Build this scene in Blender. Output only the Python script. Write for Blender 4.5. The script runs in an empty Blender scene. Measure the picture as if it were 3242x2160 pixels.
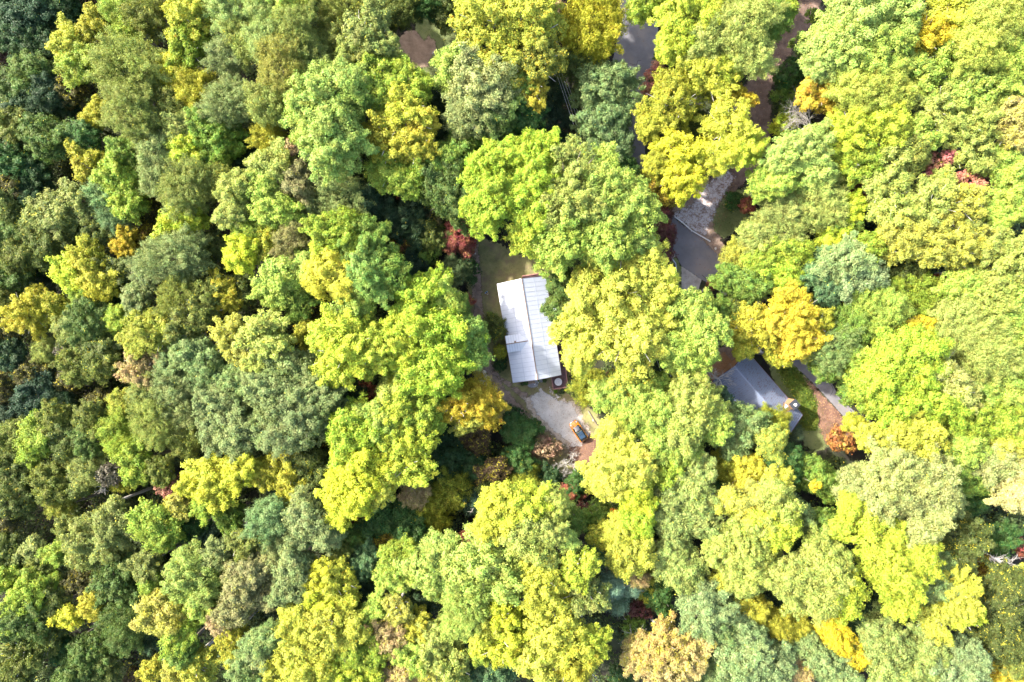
import bpy, math, random
import numpy as np
from mathutils import Vector, Matrix, Euler
R = math.radians
sc = bpy.context.scene
COL = sc.collection
H0 = 120.0           # camera height over the clearing, metres
FPX = 2136.0         # focal length in photo pixels
# ------------------------------------------------------------------ camera, sky, sun, exposure
cam_d = bpy.data.cameras.new("camera"); cam = bpy.data.objects.new("camera", cam_d); COL.objects.link(cam)
cam.location = (0, 0, H0); cam.rotation_euler = (0, 0, 0)
cam_d.sensor_width = 36; cam_d.lens = 36 * FPX / 3242; cam_d.clip_end = 2000; cam_d.clip_start = 0.5
sc.camera = cam
SUN = Vector((-0.90, 0.40, 0)).normalized()
SUN_EL = R(42)
SV = Vector((SUN.x * math.cos(SUN_EL), SUN.y * math.cos(SUN_EL), math.sin(SUN_EL)))
w = bpy.data.worlds.new("World"); sc.world = w; w.use_nodes = True
nt = w.node_tree; sky = nt.nodes.new("ShaderNodeTexSky"); sky.sky_type = 'NISHITA'; sky.sun_disc = False
sky.dust_density = 4.0; sky.ozone_density = 0.6; sky.sun_elevation = SUN_EL; sky.sun_rotation = math.atan2(SUN.x, SUN.y) % (2 * math.pi)
nt.links.new(sky.outputs[0], nt.nodes["Background"].inputs[0]); nt.nodes["Background"].inputs[1].default_value = 0.15
sd = bpy.data.lights.new("sun", 'SUN'); sd.energy = 3.0; sd.angle = R(1.5); sd.color = (1.0, 0.935, 0.83)
so = bpy.data.objects.new("sun", sd); COL.objects.link(so); so.rotation_euler = SV.to_track_quat('Z', 'Y').to_euler()
so.location = (0, 0, 90)
vs = sc.view_settings; vs.view_transform = 'Standard'; vs.look = 'None'; vs.gamma = 1; vs.use_curve_mapping = False
vs.exposure = 2.22
sc.cycles.max_bounces = 6; sc.cycles.diffuse_bounces = 4; sc.cycles.transparent_max_bounces = 8; sc.cycles.transmission_bounces = 3

# ------------------------------------------------------------------ helpers
def P(u, v, z=0.0):
    """point at height z seen at photo pixel u, v"""
    return Vector(((u - 1621) * (H0 - z) / FPX, (1080 - v) * (H0 - z) / FPX, z))
def tl(c, r, x, y): return (810 * c + x / 2.178, 720 * r + y / 2.178)
def sstep(a, b, x):
    t = np.clip((x - a) / (b - a), 0, 1); return t * t * (3 - 2 * t)
def ground_z(x, y):
    x = np.asarray(x, float); y = np.asarray(y, float)
    z = -9.0 * sstep(24, 85, -x)
    z = z + 0.5 * np.sin(x * 0.13 + 1) * np.sin(y * 0.11) * sstep(20, 50, -x)
    z = z - 3.0 * sstep(35, 70, -y) * (1 - sstep(24, 85, -x))
    return z
def gz(x, y): return float(ground_z(x, y))
def tag(o, label=None, cat=None, group=None, kind=None):
    if label: o['label'] = label
    if cat: o['category'] = cat
    if group: o['group'] = group
    if kind: o['kind'] = kind
    return o
def empty(name, loc, rz=0.0):
    o = bpy.data.objects.new(name, None); o.empty_display_size = 0.5
    o.location = loc; o.rotation_euler = (0, 0, rz); COL.objects.link(o); return o

class MB:
    def __init__(s): s.v = []; s.f = []; s.m = []
    def add(s, vs, fs, m=0):
        b = len(s.v); s.v += [tuple(v) for v in vs]; s.f += [tuple(i + b for i in f) for f in fs]; s.m += [m] * len(fs); return s
    def box(s, x0, x1, y0, y1, z0, z1, m=0, M=None):
        vs = [Vector((x, y, z)) for z in (z0, z1) for y in (y0, y1) for x in (x0, x1)]
        if M: vs = [M @ v for v in vs]
        return s.add(vs, [(0, 2, 3, 1), (4, 5, 7, 6), (0, 1, 5, 4), (2, 6, 7, 3), (0, 4, 6, 2), (1, 3, 7, 5)], m)
    def beam(s, a, b, w_, h_, m=0):
        a = Vector(a); b = Vector(b); d = (b - a); L = d.length; q = d.to_track_quat('X', 'Z').to_matrix().to_4x4(); q.translation = a
        return s.box(0, L, -w_ / 2, w_ / 2, -h_ / 2, h_ / 2, m, q)
    def tube(s, pts, rad, n=6, m=0, cap=True):
        pts = [Vector(p) for p in pts]; rings = []
        for i, p in enumerate(pts):
            d = (pts[min(i + 1, len(pts) - 1)] - pts[max(i - 1, 0)])
            if d.length < 1e-6: d = Vector((0, 0, 1))
            q = d.to_track_quat('Z', 'Y')
            r = rad[i] if hasattr(rad, '__len__') else rad
            rings.append([p + q @ Vector((r * math.cos(2 * math.pi * k / n), r * math.sin(2 * math.pi * k / n), 0)) for k in range(n)])
        vs = [v for rg in rings for v in rg]; fs = []
        for i in range(len(pts) - 1):
            for k in range(n): fs.append((i * n + k, i * n + (k + 1) % n, (i + 1) * n + (k + 1) % n, (i + 1) * n + k))
        if cap: fs.append(tuple(range(n))[::-1]); fs.append(tuple((len(pts) - 1) * n + k for k in range(n)))
        return s.add(vs, fs, m)
    def lathe(s, prof, n=20, m=0, M=None):
        vs = []; fs = []
        for (r, z) in prof:
            for k in range(n):
                v = Vector((r * math.cos(2 * math.pi * k / n), r * math.sin(2 * math.pi * k / n), z)); vs.append(M @ v if M else v)
        for i in range(len(prof) - 1):
            for k in range(n): fs.append((i * n + k, i * n + (k + 1) % n, (i + 1) * n + (k + 1) % n, (i + 1) * n + k))
        fs.append(tuple(range(n))[::-1]); fs.append(tuple((len(prof) - 1) * n + k for k in range(n)))
        return s.add(vs, fs, m)
    def build(s, name, mats, parent=None, smooth=False, bevel=0, sub=0):
        me = bpy.data.meshes.new(name); me.from_pydata(s.v, [], s.f)
        if not isinstance(mats, (list, tuple)): mats = [mats]
        for x in mats: me.materials.append(x)
        if len(mats) > 1: me.polygons.foreach_set('material_index', s.m)
        if smooth: me.polygons.foreach_set('use_smooth', [True] * len(me.polygons))
        me.update()
        o = bpy.data.objects.new(name, me); COL.objects.link(o)
        if parent: o.parent = parent
        if bevel:
            b = o.modifiers.new('bevel', 'BEVEL'); b.width = bevel; b.segments = 2; b.limit_method = 'ANGLE'
        if sub:
            b = o.modifiers.new('subsurf', 'SUBSURF'); b.levels = sub; b.render_levels = sub
        return o

def quads_mesh(name, V, mat, nper=4):
    """V: (n,4,3) array of separate quads"""
    n = len(V); me = bpy.data.meshes.new(name)
    me.vertices.add(n * nper); me.vertices.foreach_set('co', V.reshape(-1).astype(np.float32))
    me.loops.add(n * nper); me.loops.foreach_set('vertex_index', np.arange(n * nper, dtype=np.int32))
    me.polygons.add(n); me.polygons.foreach_set('loop_start', np.arange(0, n * nper, nper, dtype=np.int32))
    me.polygons.foreach_set('loop_total', np.full(n, nper, dtype=np.int32))
    me.materials.append(mat); me.update(calc_edges=True); return me

# ------------------------------------------------------------------ materials
class NT:
    def __init__(s, name):
        s.m = bpy.data.materials.new(name); s.m.use_nodes = True; s.t = s.m.node_tree
        s.b = s.t.nodes['Principled BSDF']; s.out = s.t.nodes['Material Output']
    def n(s, ty, **kw):
        x = s.t.nodes.new('ShaderNode' + ty)
        for k, v in kw.items():
            if k.startswith('i_'):
                key = k[2:]; key = int(key) if key.isdigit() else key.replace('_', ' ')
                x.inputs[key].default_value = v
            else: setattr(x, k, v)
        return x
    def l(s, a, b): s.t.links.new(a, b)
    def noise(s, scale, detail=4, vec=None, rough=.6, dim='3D'):
        x = s.n('TexNoise', i_Scale=scale, i_Detail=detail, i_Roughness=rough)
        if vec is not None: s.l(vec, x.inputs['Vector'])
        return x.outputs['Fac']
    def pos(s): return s.n('NewGeometry').outputs['Position']
    def obj(s): return s.n('TexCoord').outputs['Object']
    def ramp(s, fac, stops):
        x = s.n('ValToRGB'); el = x.color_ramp.elements
        while len(el) < len(stops): el.new(0.5)
        for e, (p, c) in zip(el, stops): e.position = p; e.color = (*c, 1) if len(c) == 3 else c
        s.l(fac, x.inputs['Fac']); return x.outputs['Color']
    def mix(s, fac, a, b, mode='MIX'):
        x = s.n('MixRGB', blend_type=mode)
        for sock, v in zip(x.inputs, (fac, a, b)):
            if isinstance(v, (int, float)): sock.default_value = v
            elif isinstance(v, tuple): sock.default_value = (*v, 1) if len(v) == 3 else v
            else: s.l(v, sock)
        return x.outputs[0]
    def math(s, op, a, b=0.0, c=0.0, clamp=False):
        x = s.n('Math', operation=op, use_clamp=clamp)
        for sock, v in zip(x.inputs, (a, b, c)):
            if isinstance(v, (int, float)): sock.default_value = v
            else: s.l(v, sock)
        return x.outputs[0]
    def bump(s, h, strength=.4, dist=.05):
        x = s.n('Bump', i_Strength=strength, i_Distance=dist); s.l(h, x.inputs['Height']); s.l(x.outputs[0], s.b.inputs['Normal'])
def simple(name, c, rough=.6, metal=0.0, var=.12, scale=6, spec=.5):
    t = NT(name); f = t.noise(scale, 5, t.obj())
    a = tuple(max(0, x * (1 - var)) for x in c); b = tuple(min(1, x * (1 + var)) for x in c)
    t.l(t.ramp(f, [(.3, a), (.7, b)]), t.b.inputs['Base Color'])
    t.b.inputs['Roughness'].default_value = rough; t.b.inputs['Metallic'].default_value = metal
    t.b.inputs['Specular IOR Level'].default_value = spec
    return t.m
def leaf_mat(name, trans=.30):
    t = NT(name); oi = t.n('ObjectInfo'); ge = t.n('NewGeometry'); tc = t.n('TexCoord')
    rnd = ge.outputs['Random Per Island']
    off = t.n('VectorMath', operation='ADD'); sc_ = t.n('VectorMath', operation='SCALE'); sc_.inputs['Scale'].default_value = 60.0
    cmb = t.n('CombineXYZ'); t.l(oi.outputs['Random'], cmb.inputs[0]); t.l(oi.outputs['Random'], cmb.inputs[1]); t.l(cmb.outputs[0], sc_.inputs[0])
    t.l(tc.outputs['Object'], off.inputs[0]); t.l(sc_.outputs[0], off.inputs[1])
    patch = t.noise(.28, 3, off.outputs[0])
    fine = t.noise(1.1, 2, off.outputs[0])
    # leaf to leaf brightness
    br = t.math('MULTIPLY_ADD', rnd, .75, .62)
    pb = t.math('MULTIPLY_ADD', patch, .7, .65)
    br = t.math('MULTIPLY', br, pb)
    col = t.mix(1.0, oi.outputs['Color'], t.mix(0.0, (1, 1, 1), (1, 1, 1)), 'MULTIPLY')
    vm = t.n('VectorMath', operation='SCALE'); t.l(col, vm.inputs[0]); t.l(br, vm.inputs['Scale'])
    # greener and yellower leaves in patches
    hs = t.n('HueSaturation'); t.l(t.math('MULTIPLY_ADD', fine, .17, .420), hs.inputs['Hue']); t.l(vm.outputs[0], hs.inputs['Color'])
    # turning leaves (amount held in the object's alpha)
    tl_ = t.math('ADD', t.math('MULTIPLY', fine, .75), t.math('MULTIPLY', rnd, .25))
    th = t.math('MULTIPLY_ADD', oi.outputs['Alpha'], -.42, .74)
    fleck = t.math('GREATER_THAN', tl_, th)
    fcol = t.ramp(rnd, [(0, (.46, .20, .03)), (.35, (.50, .34, .035)), (1, (.50, .46, .05))])
    c = t.mix(fleck, hs.outputs[0], fcol)
    t.l(c, t.b.inputs['Base Color']); t.b.inputs['Roughness'].default_value = .5; t.b.inputs['Specular IOR Level'].default_value = .2
    tr = t.n('BsdfTranslucent'); tc2 = t.mix(.5, c, t.mix(1.0, c, (1.25, 1.15, .45), 'MULTIPLY')); t.l(tc2, tr.inputs['Color'])
    ms = t.n('MixShader'); ms.inputs[0].default_value = trans
    t.l(t.b.outputs[0], ms.inputs[1]); t.l(tr.outputs[0], ms.inputs[2]); t.l(ms.outputs[0], t.out.inputs['Surface'])
    return t.m
LEAF = leaf_mat('tree_leaves')
UNDER = leaf_mat('undergrowth_leaves', .25)
def bark_mat(name, a, b):
    t = NT(name); f = t.noise(3.0, 6, t.obj(), .7)
    t.l(t.ramp(f, [(.3, a), (.7, b)]), t.b.inputs['Base Color']); t.b.inputs['Roughness'].default_value = .9; t.bump(f, .6, .04); return t.m
BARK = bark_mat('bark', (.10, .08, .06), (.27, .24, .21))
PALE = bark_mat('pale_bark', (.42, .39, .35), (.66, .62, .57))

def sheet_mat(name, stops, scale, edge=.9, fine=9.0, rough=.9, specks=None, edge_scale=.9, big=None, bump=.35):
    """ground sheet with a ragged, worn edge: alpha from the mesh's distance-to-edge attribute broken up by noise"""
    t = NT(name); p = t.pos()
    f1 = t.noise(scale, 6, p, .65); f2 = t.noise(fine, 4, p, .7)
    f = t.math('ADD', t.math('MULTIPLY', f1, .6), t.math('MULTIPLY', f2, .4))
    c = t.ramp(f, stops)
    if big:
        fb = t.noise(big[0], 4, p); c = t.mix(t.ramp(fb, [(big[2], (0, 0, 0)), (big[3], (1, 1, 1))]), c, big[1])
    if specks:
        for (sc_, thr, colr) in specks:
            vo = t.n('TexVoronoi', i_Scale=sc_); t.l(p, vo.inputs['Vector'])
            k = t.math('LESS_THAN', vo.outputs['Distance'], thr)
            c = t.mix(k, c, colr)
    t.l(c, t.b.inputs['Base Color']); t.b.inputs['Roughness'].default_value = rough
    at = t.n('Attribute', attribute_name='edge')
    e1 = t.noise(edge_scale, 5, p, .7)
    a = t.math('MULTIPLY_ADD', t.math('SUBTRACT', e1, .5), edge * 3.2, at.outputs['Fac'])
    a = t.math('MULTIPLY_ADD', t.math('SUBTRACT', f2, .5), edge * .9, a)
    a = t.math('MULTIPLY_ADD', a, 2.2 / max(edge, .1), .5, clamp=True)
    tb = t.n('BsdfTransparent'); ms = t.n('MixShader')
    t.l(a, ms.inputs[0]); t.l(tb.outputs[0], ms.inputs[1]); t.l(t.b.outputs[0], ms.inputs[2]); t.l(ms.outputs[0], t.out.inputs['Surface'])
    t.bump(f2, bump, .04)
    return t.m

def seg_dist(X, Y, a, b):
    ax, ay = a; bx, by = b; dx, dy = bx - ax, by - ay; L = dx * dx + dy * dy + 1e-9
    t = np.clip(((X - ax) * dx + (Y - ay) * dy) / L, 0, 1)
    return np.hypot(X - ax - t * dx, Y - ay - t * dy)
def poly_sd(X, Y, pts):
    ins = np.zeros(X.shape, bool); d = np.full(X.shape, 1e9); n = len(pts)
    for i in range(n):
        a = pts[i]; b = pts[(i + 1) % n]; d = np.minimum(d, seg_dist(X, Y, a, b))
        cond = ((a[1] > Y) != (b[1] > Y)); xi = (b[0] - a[0]) * (Y - a[1]) / ((b[1] - a[1]) if b[1] != a[1] else 1e-9) + a[0]
        ins ^= cond & (X < xi)
    return np.where(ins, d, -d)
def line_sd(X, Y, pts, ws):
    s = np.full(X.shape, -1e9)
    for i in range(len(pts) - 1):
        a, b = pts[i], pts[i + 1]; dx, dy = b[0] - a[0], b[1] - a[1]; L = dx * dx + dy * dy + 1e-9
        t = np.clip(((X - a[0]) * dx + (Y - a[1]) * dy) / L, 0, 1); wd = ws[i] + (ws[i + 1] - ws[i]) * t
        s = np.maximum(s, wd / 2 - np.hypot(X - a[0] - t * dx, Y - a[1] - t * dy))
    return s
def wpts(pts, z=0.0): return [tuple(P(u, v, z)[:2]) for u, v in pts]
ZONES = []
def patch(name, z, mat, poly=None, line=None, ws=None, step=.4, margin=1.6, zone=True):
    pts = wpts(poly if poly else line)
    mg = margin + (max(ws) / 2 if ws else 0)
    x0 = min(p[0] for p in pts) - mg; x1 = max(p[0] for p in pts) + mg; y0 = min(p[1] for p in pts) - mg; y1 = max(p[1] for p in pts) + mg
    nx = int((x1 - x0) / step) + 2; ny = int((y1 - y0) / step) + 2
    xs = x0 + np.arange(nx) * step; ys = y0 + np.arange(ny) * step; X, Y = np.meshgrid(xs, ys)
    S = poly_sd(X, Y, pts) if poly else line_sd(X, Y, pts, ws)
    if zone: ZONES.append((pts, ws))
    keep = (S[:-1, :-1] > -margin) | (S[1:, 1:] > -margin)
    idx = -np.ones((ny, nx), int); J, I = np.nonzero(keep)
    use = np.zeros((ny, nx), bool)
    for dj in (0, 1):
        for di in (0, 1): use[J + dj, I + di] = True
    idx[use] = np.arange(use.sum())
    Z = ground_z(X[use], Y[use]) + z
    V = np.stack([X[use], Y[use], Z], 1)
    F = np.stack([idx[J, I], idx[J, I + 1], idx[J + 1, I + 1], idx[J + 1, I]], 1)
    me = bpy.data.meshes.new(name); me.from_pydata(V.tolist(), [], F.tolist())
    at = me.attributes.new('edge', 'FLOAT', 'POINT'); at.data.foreach_set('value', S[use].astype(np.float32))
    me.materials.append(mat); me.update(); o = bpy.data.objects.new(name, me); COL.objects.link(o); tag(o, kind='structure'); return o

# ------------------------------------------------------------------ ground
def ground_sheet():
    xs = np.concatenate([np.linspace(-420, -110, 12), np.arange(-105, 106, 1.5), np.linspace(110, 420, 12)])
    ys = np.concatenate([np.linspace(-420, -90, 12), np.arange(-85, 86, 1.5), np.linspace(90, 420, 12)])
    X, Y = np.meshgrid(xs, ys); Z = ground_z(X, Y); ny, nx = X.shape
    V = np.stack([X, Y, Z], -1).reshape(-1, 3); I = np.arange(nx * ny).reshape(ny, nx)
    F = np.stack([I[:-1, :-1], I[:-1, 1:], I[1:, 1:], I[1:, :-1]], -1).reshape(-1, 4)
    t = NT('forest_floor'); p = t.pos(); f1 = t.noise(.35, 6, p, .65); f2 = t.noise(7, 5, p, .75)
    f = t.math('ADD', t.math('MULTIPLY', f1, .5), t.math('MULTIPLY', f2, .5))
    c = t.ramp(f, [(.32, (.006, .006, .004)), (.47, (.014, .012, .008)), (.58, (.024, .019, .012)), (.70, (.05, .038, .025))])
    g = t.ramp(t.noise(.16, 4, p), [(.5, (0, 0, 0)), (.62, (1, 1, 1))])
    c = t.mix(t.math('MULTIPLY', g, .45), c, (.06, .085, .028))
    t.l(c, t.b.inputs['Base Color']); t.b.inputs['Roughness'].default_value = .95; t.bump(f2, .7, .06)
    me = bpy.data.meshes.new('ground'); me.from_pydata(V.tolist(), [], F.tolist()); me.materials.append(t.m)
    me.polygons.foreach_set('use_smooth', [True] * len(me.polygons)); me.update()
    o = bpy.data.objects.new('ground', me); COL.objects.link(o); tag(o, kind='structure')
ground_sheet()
M_lawn = sheet_mat('lawn_grass', [(.34, (.13, .115, .06)), (.46, (.20, .195, .075)), (.56, (.27, .255, .10)), (.68, (.36, .31, .15))], .5, .9, 12,
                   big=(.33, (.20, .15, .09), .48, .66))
M_lawn2 = sheet_mat('upper_lawn_grass', [(.34, (.09, .115, .04)), (.5, (.145, .175, .06)), (.66, (.21, .22, .085))], .5, .8, 12)
M_dirt = sheet_mat('track_dirt', [(.34, (.13, .09, .07)), (.5, (.27, .195, .15)), (.66, (.42, .31, .25))], .9, .7, 11)
M_red = sheet_mat('leafy_red_dirt', [(.34, (.075, .04, .03)), (.5, (.16, .09, .065)), (.66, (.27, .165, .12))], .8, 1.0, 12)
M_trail = sheet_mat('trail_dirt', [(.36, (.07, .045, .035)), (.5, (.16, .105, .08)), (.66, (.29, .20, .155))], .6, .8, 9)
M_tan = sheet_mat('tan_dirt', [(.34, (.13, .085, .06)), (.5, (.25, .175, .125)), (.68, (.38, .28, .21))], .7, .6, 10)
M_gravel = sheet_mat('pale_gravel', [(.30, (.22, .20, .19)), (.42, (.42, .40, .38)), (.56, (.56, .54, .52)), (.7, (.70, .68, .66))], .5, .75, 16,
                     big=(.35, (.50, .43, .35), .52, .70))
M_grtan = sheet_mat('sandy_gravel', [(.32, (.22, .17, .13)), (.46, (.42, .35, .28)), (.66, (.58, .50, .42))], .8, .9, 14)
M_white = sheet_mat('white_gravel', [(.36, (.16, .10, .08)), (.45, (.32, .25, .23)), (.51, (.50, .46, .47)), (.7, (.62, .59, .61))], 1.1, .8, 3.4)
M_asph = sheet_mat('asphalt', [(.34, (.12, .117, .13)), (.5, (.165, .16, .178)), (.66, (.225, .215, .235))], .35, .22, 14, rough=.85,
                   big=(.25, (.22, .195, .19), .5, .72), bump=.15)
M_conc = sheet_mat('weathered_concrete', [(.34, (.20, .18, .165)), (.5, (.36, .33, .31)), (.66, (.48, .45, .42))], .8, .08, 9, bump=.2)

LAWN = [(1452, 770), (1500, 735), (1640, 800), (1760, 830), (1805, 900), (1810, 1250), (1880, 1300), (1950, 1380), (1930, 1500), (1830, 1560), (1720, 1500), (1640, 1400), (1545, 1300), (1500, 1190), (1488, 1050), (1478, 900)]
patch('lawn', .004, M_lawn, poly=LAWN)
D2 = lambda L: [(1500 + x / 5.117, 1200 + y / 5.117) for x, y in L]
patch('dirt_track', .008, M_dirt, line=[(1490, 745), (1500, 803), (1511, 904), (1515, 995), (1528, 1087), (1545, 1160), (1572, 1216), (1612, 1262), (1650, 1300), (1690, 1345)], ws=[1.6, 1.7, 1.6, 1.6, 1.7, 1.8, 1.6, 1.3, 1.2, 1.0], step=.3)
patch('dirt_path', .012, M_dirt, line=[(1560, 1176), (1590, 1200), (1618, 1225), (1650, 1248), (1672, 1262)], ws=[.6, .7, .7, .9, 1.2], step=.25, margin=.8)
patch('gravel_verge', .016, M_grtan, poly=D2([(960, 270), (800, 300), (900, 480), (980, 640), (1140, 800), (1380, 990), (1540, 1150), (1700, 1310), (1860, 1150), (1900, 950), (1850, 780), (1740, 560), (1660, 380), (1500, 350), (1300, 300)]), step=.3)
patch('red_dirt', .020, M_red, poly=D2([(1540, 1110), (1680, 1080), (1880, 900), (2000, 980), (1960, 1200), (1860, 1400), (1760, 1560), (1640, 1500), (1560, 1300)]), step=.3)
patch('gravel_lot', .024, M_gravel, poly=D2([(1020, 110), (1070, 200), (990, 265), (900, 320), (970, 480), (1060, 620), (1210, 760), (1440, 940), (1600, 1090), (1740, 1080), (1850, 900), (1790, 760), (1680, 560), (1590, 400), (1440, 380), (1330, 310), (1180, 240)]), step=.25)
ROAD = [(1955, -60), (1968, 74), (1950, 138), (1937, 207), (1969, 245), (2003, 300), (1990, 370), (1983, 459), (2003, 560), (2015, 620), (2077, 675), (2118, 697), (2115, 757), (2140, 811), (2157, 842), (2222, 886), (2262, 905), (2330, 985), (2420, 1070), (2508, 1152), (2572, 1211), (2682, 1331), (2780, 1420),
        (2840, 1380), (2715, 1312), (2660, 1262), (2632, 1211), (2545, 1133), (2470, 1050), (2395, 950), (2318, 850), (2278, 813), (2249, 784), (2205, 736), (2157, 709), (2101, 658), (2050, 600), (2045, 500), (2035, 400), (2031, 321), (2054, 257), (2074, 202), (2086, 115), (2080, 50), (2110, -60)]
patch('verge', .004, M_dirt, poly=[(2090, 640), (2140, 600), (2230, 560), (2300, 560), (2340, 640), (2280, 760), (2330, 850), (2300, 870), (2220, 760)], step=.4)
patch('grass_bank', .008, M_lawn2, poly=[(2305, 600), (2400, 590), (2370, 700), (2290, 760), (2256, 720), (2262, 670)], step=.4)
patch('dirt_trail', .012, M_trail, line=[(2290, 580), (2350, 520), (2392, 440), (2398, 360), (2385, 300), (2425, 230), (2465, 150), (2520, 90), (2560, 20), (2590, -60)], ws=[5, 6, 5.5, 5, 4.5, 4.5, 4.5, 4.5, 4, 4], step=.4)
patch('gravel_drive', .016, M_white, poly=[(2300, 540), (2232, 590), (2190, 652), (2148, 668), (2124, 676), (2161, 706), (2233, 748), (2246, 716), (2257, 682), (2277, 638), (2300, 600), (2330, 560)], step=.3)
patch('grass_strip', .008, M_lawn2, poly=[(2118, 800), (2146, 815), (2158, 850), (2158, 960), (2130, 960), (2120, 860)], step=.3, margin=.6)
patch('road', .022, M_asph, poly=ROAD, step=.35, margin=.8)
patch('concrete_apron', .028, M_conc, poly=[(2157.5, 843), (2221, 886), (2209, 925), (2205, 944), (2200, 1010), (2157, 1010)], step=.2, margin=.3)
patch('concrete_step', .028, M_conc, poly=[(2104, 779), (2118, 768), (2140, 812), (2124, 820)], step=.15, margin=.2)
patch('upper_lawn', .004, M_lawn2, poly=[tl(1, 0, *p) for p in [(1080, 60), (1500, 60), (1560, 200), (1450, 330), (1300, 520), (1150, 560), (1120, 300)]])
patch('tan_clearing', .010, M_tan, poly=[tl(1, 0, *p) for p in [(930, 470), (960, 330), (1000, 240), (1060, 205), (1120, 225), (1160, 280), (1190, 250), (1235, 285), (1248, 335), (1215, 380), (1190, 460), (1120, 480), (1080, 560), (980, 560)]], step=.3)
patch('leafy_verge', .012, M_red, poly=[tl(3, 1, *p) for p in [(250, 1040), (320, 1080), (450, 1230), (590, 1370), (600, 1460), (400, 1500), (340, 1330), (300, 1180)]])
patch('house_yard', .004, M_lawn2, poly=[tl(3, 1, *p) for p in [(0, 900), (180, 930), (330, 1110), (420, 1300), (500, 1330), (560, 1450), (300, 1560), (180, 1400), (60, 1150)]])
patch('shaded_yard', .004, M_dirt, poly=[tl(2, 1, *p) for p in [(1380, 840), (1560, 780), (1640, 870), (1500, 980), (1420, 960)]])
def in_zone(x, y, mg=0.0):
    X = np.asarray(x, float); Y = np.asarray(y, float); r = np.zeros(X.shape, bool)
    for pts, ws in ZONES:
        s = line_sd(X, Y, pts, ws) if ws else poly_sd(X, Y, pts)
        r |= s > -mg
    return r
# cracks in the asphalt: dark tar lines
def crack(pts, wd=.09):
    mb = MB(); q = [P(u, v, .031) for u, v in pts]
    for i in range(len(q) - 1):
        a, b = q[i], q[i + 1]; n = Vector((-(b - a).y, (b - a).x, 0)).normalized() * wd / 2
        mb.add([a - n, a + n, b + n, b - n], [(0, 3, 2, 1)])
    o = mb.build('tar_line', simple('tar', (.03, .03, .035), .7)); tag(o, kind='structure')
d4 = lambda L: [(2240 + x / 4.6125, 1080 + y / 4.6125) for x, y in L]
crack(d4([(1775, 620), (1815, 650), (1835, 700), (1830, 740), (1790, 800)])); crack(d4([(2085, 1005), (2140, 1075), (2095, 1120)])); crack(d4([(2140, 1075), (2165, 1060)])); crack(d4([(2030, 1100), (2050, 1125)]), .07)
crack([(2223, 871), (2236, 883)], .1)
crack([tl(2, 0, *p) for p in [(850, 470), (842, 500), (835, 530), (790, 527), (775, 520)]], .08); crack([tl(2, 0, *p) for p in [(895, 415), (870, 420), (860, 450), (815, 440)]], .06)

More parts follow.
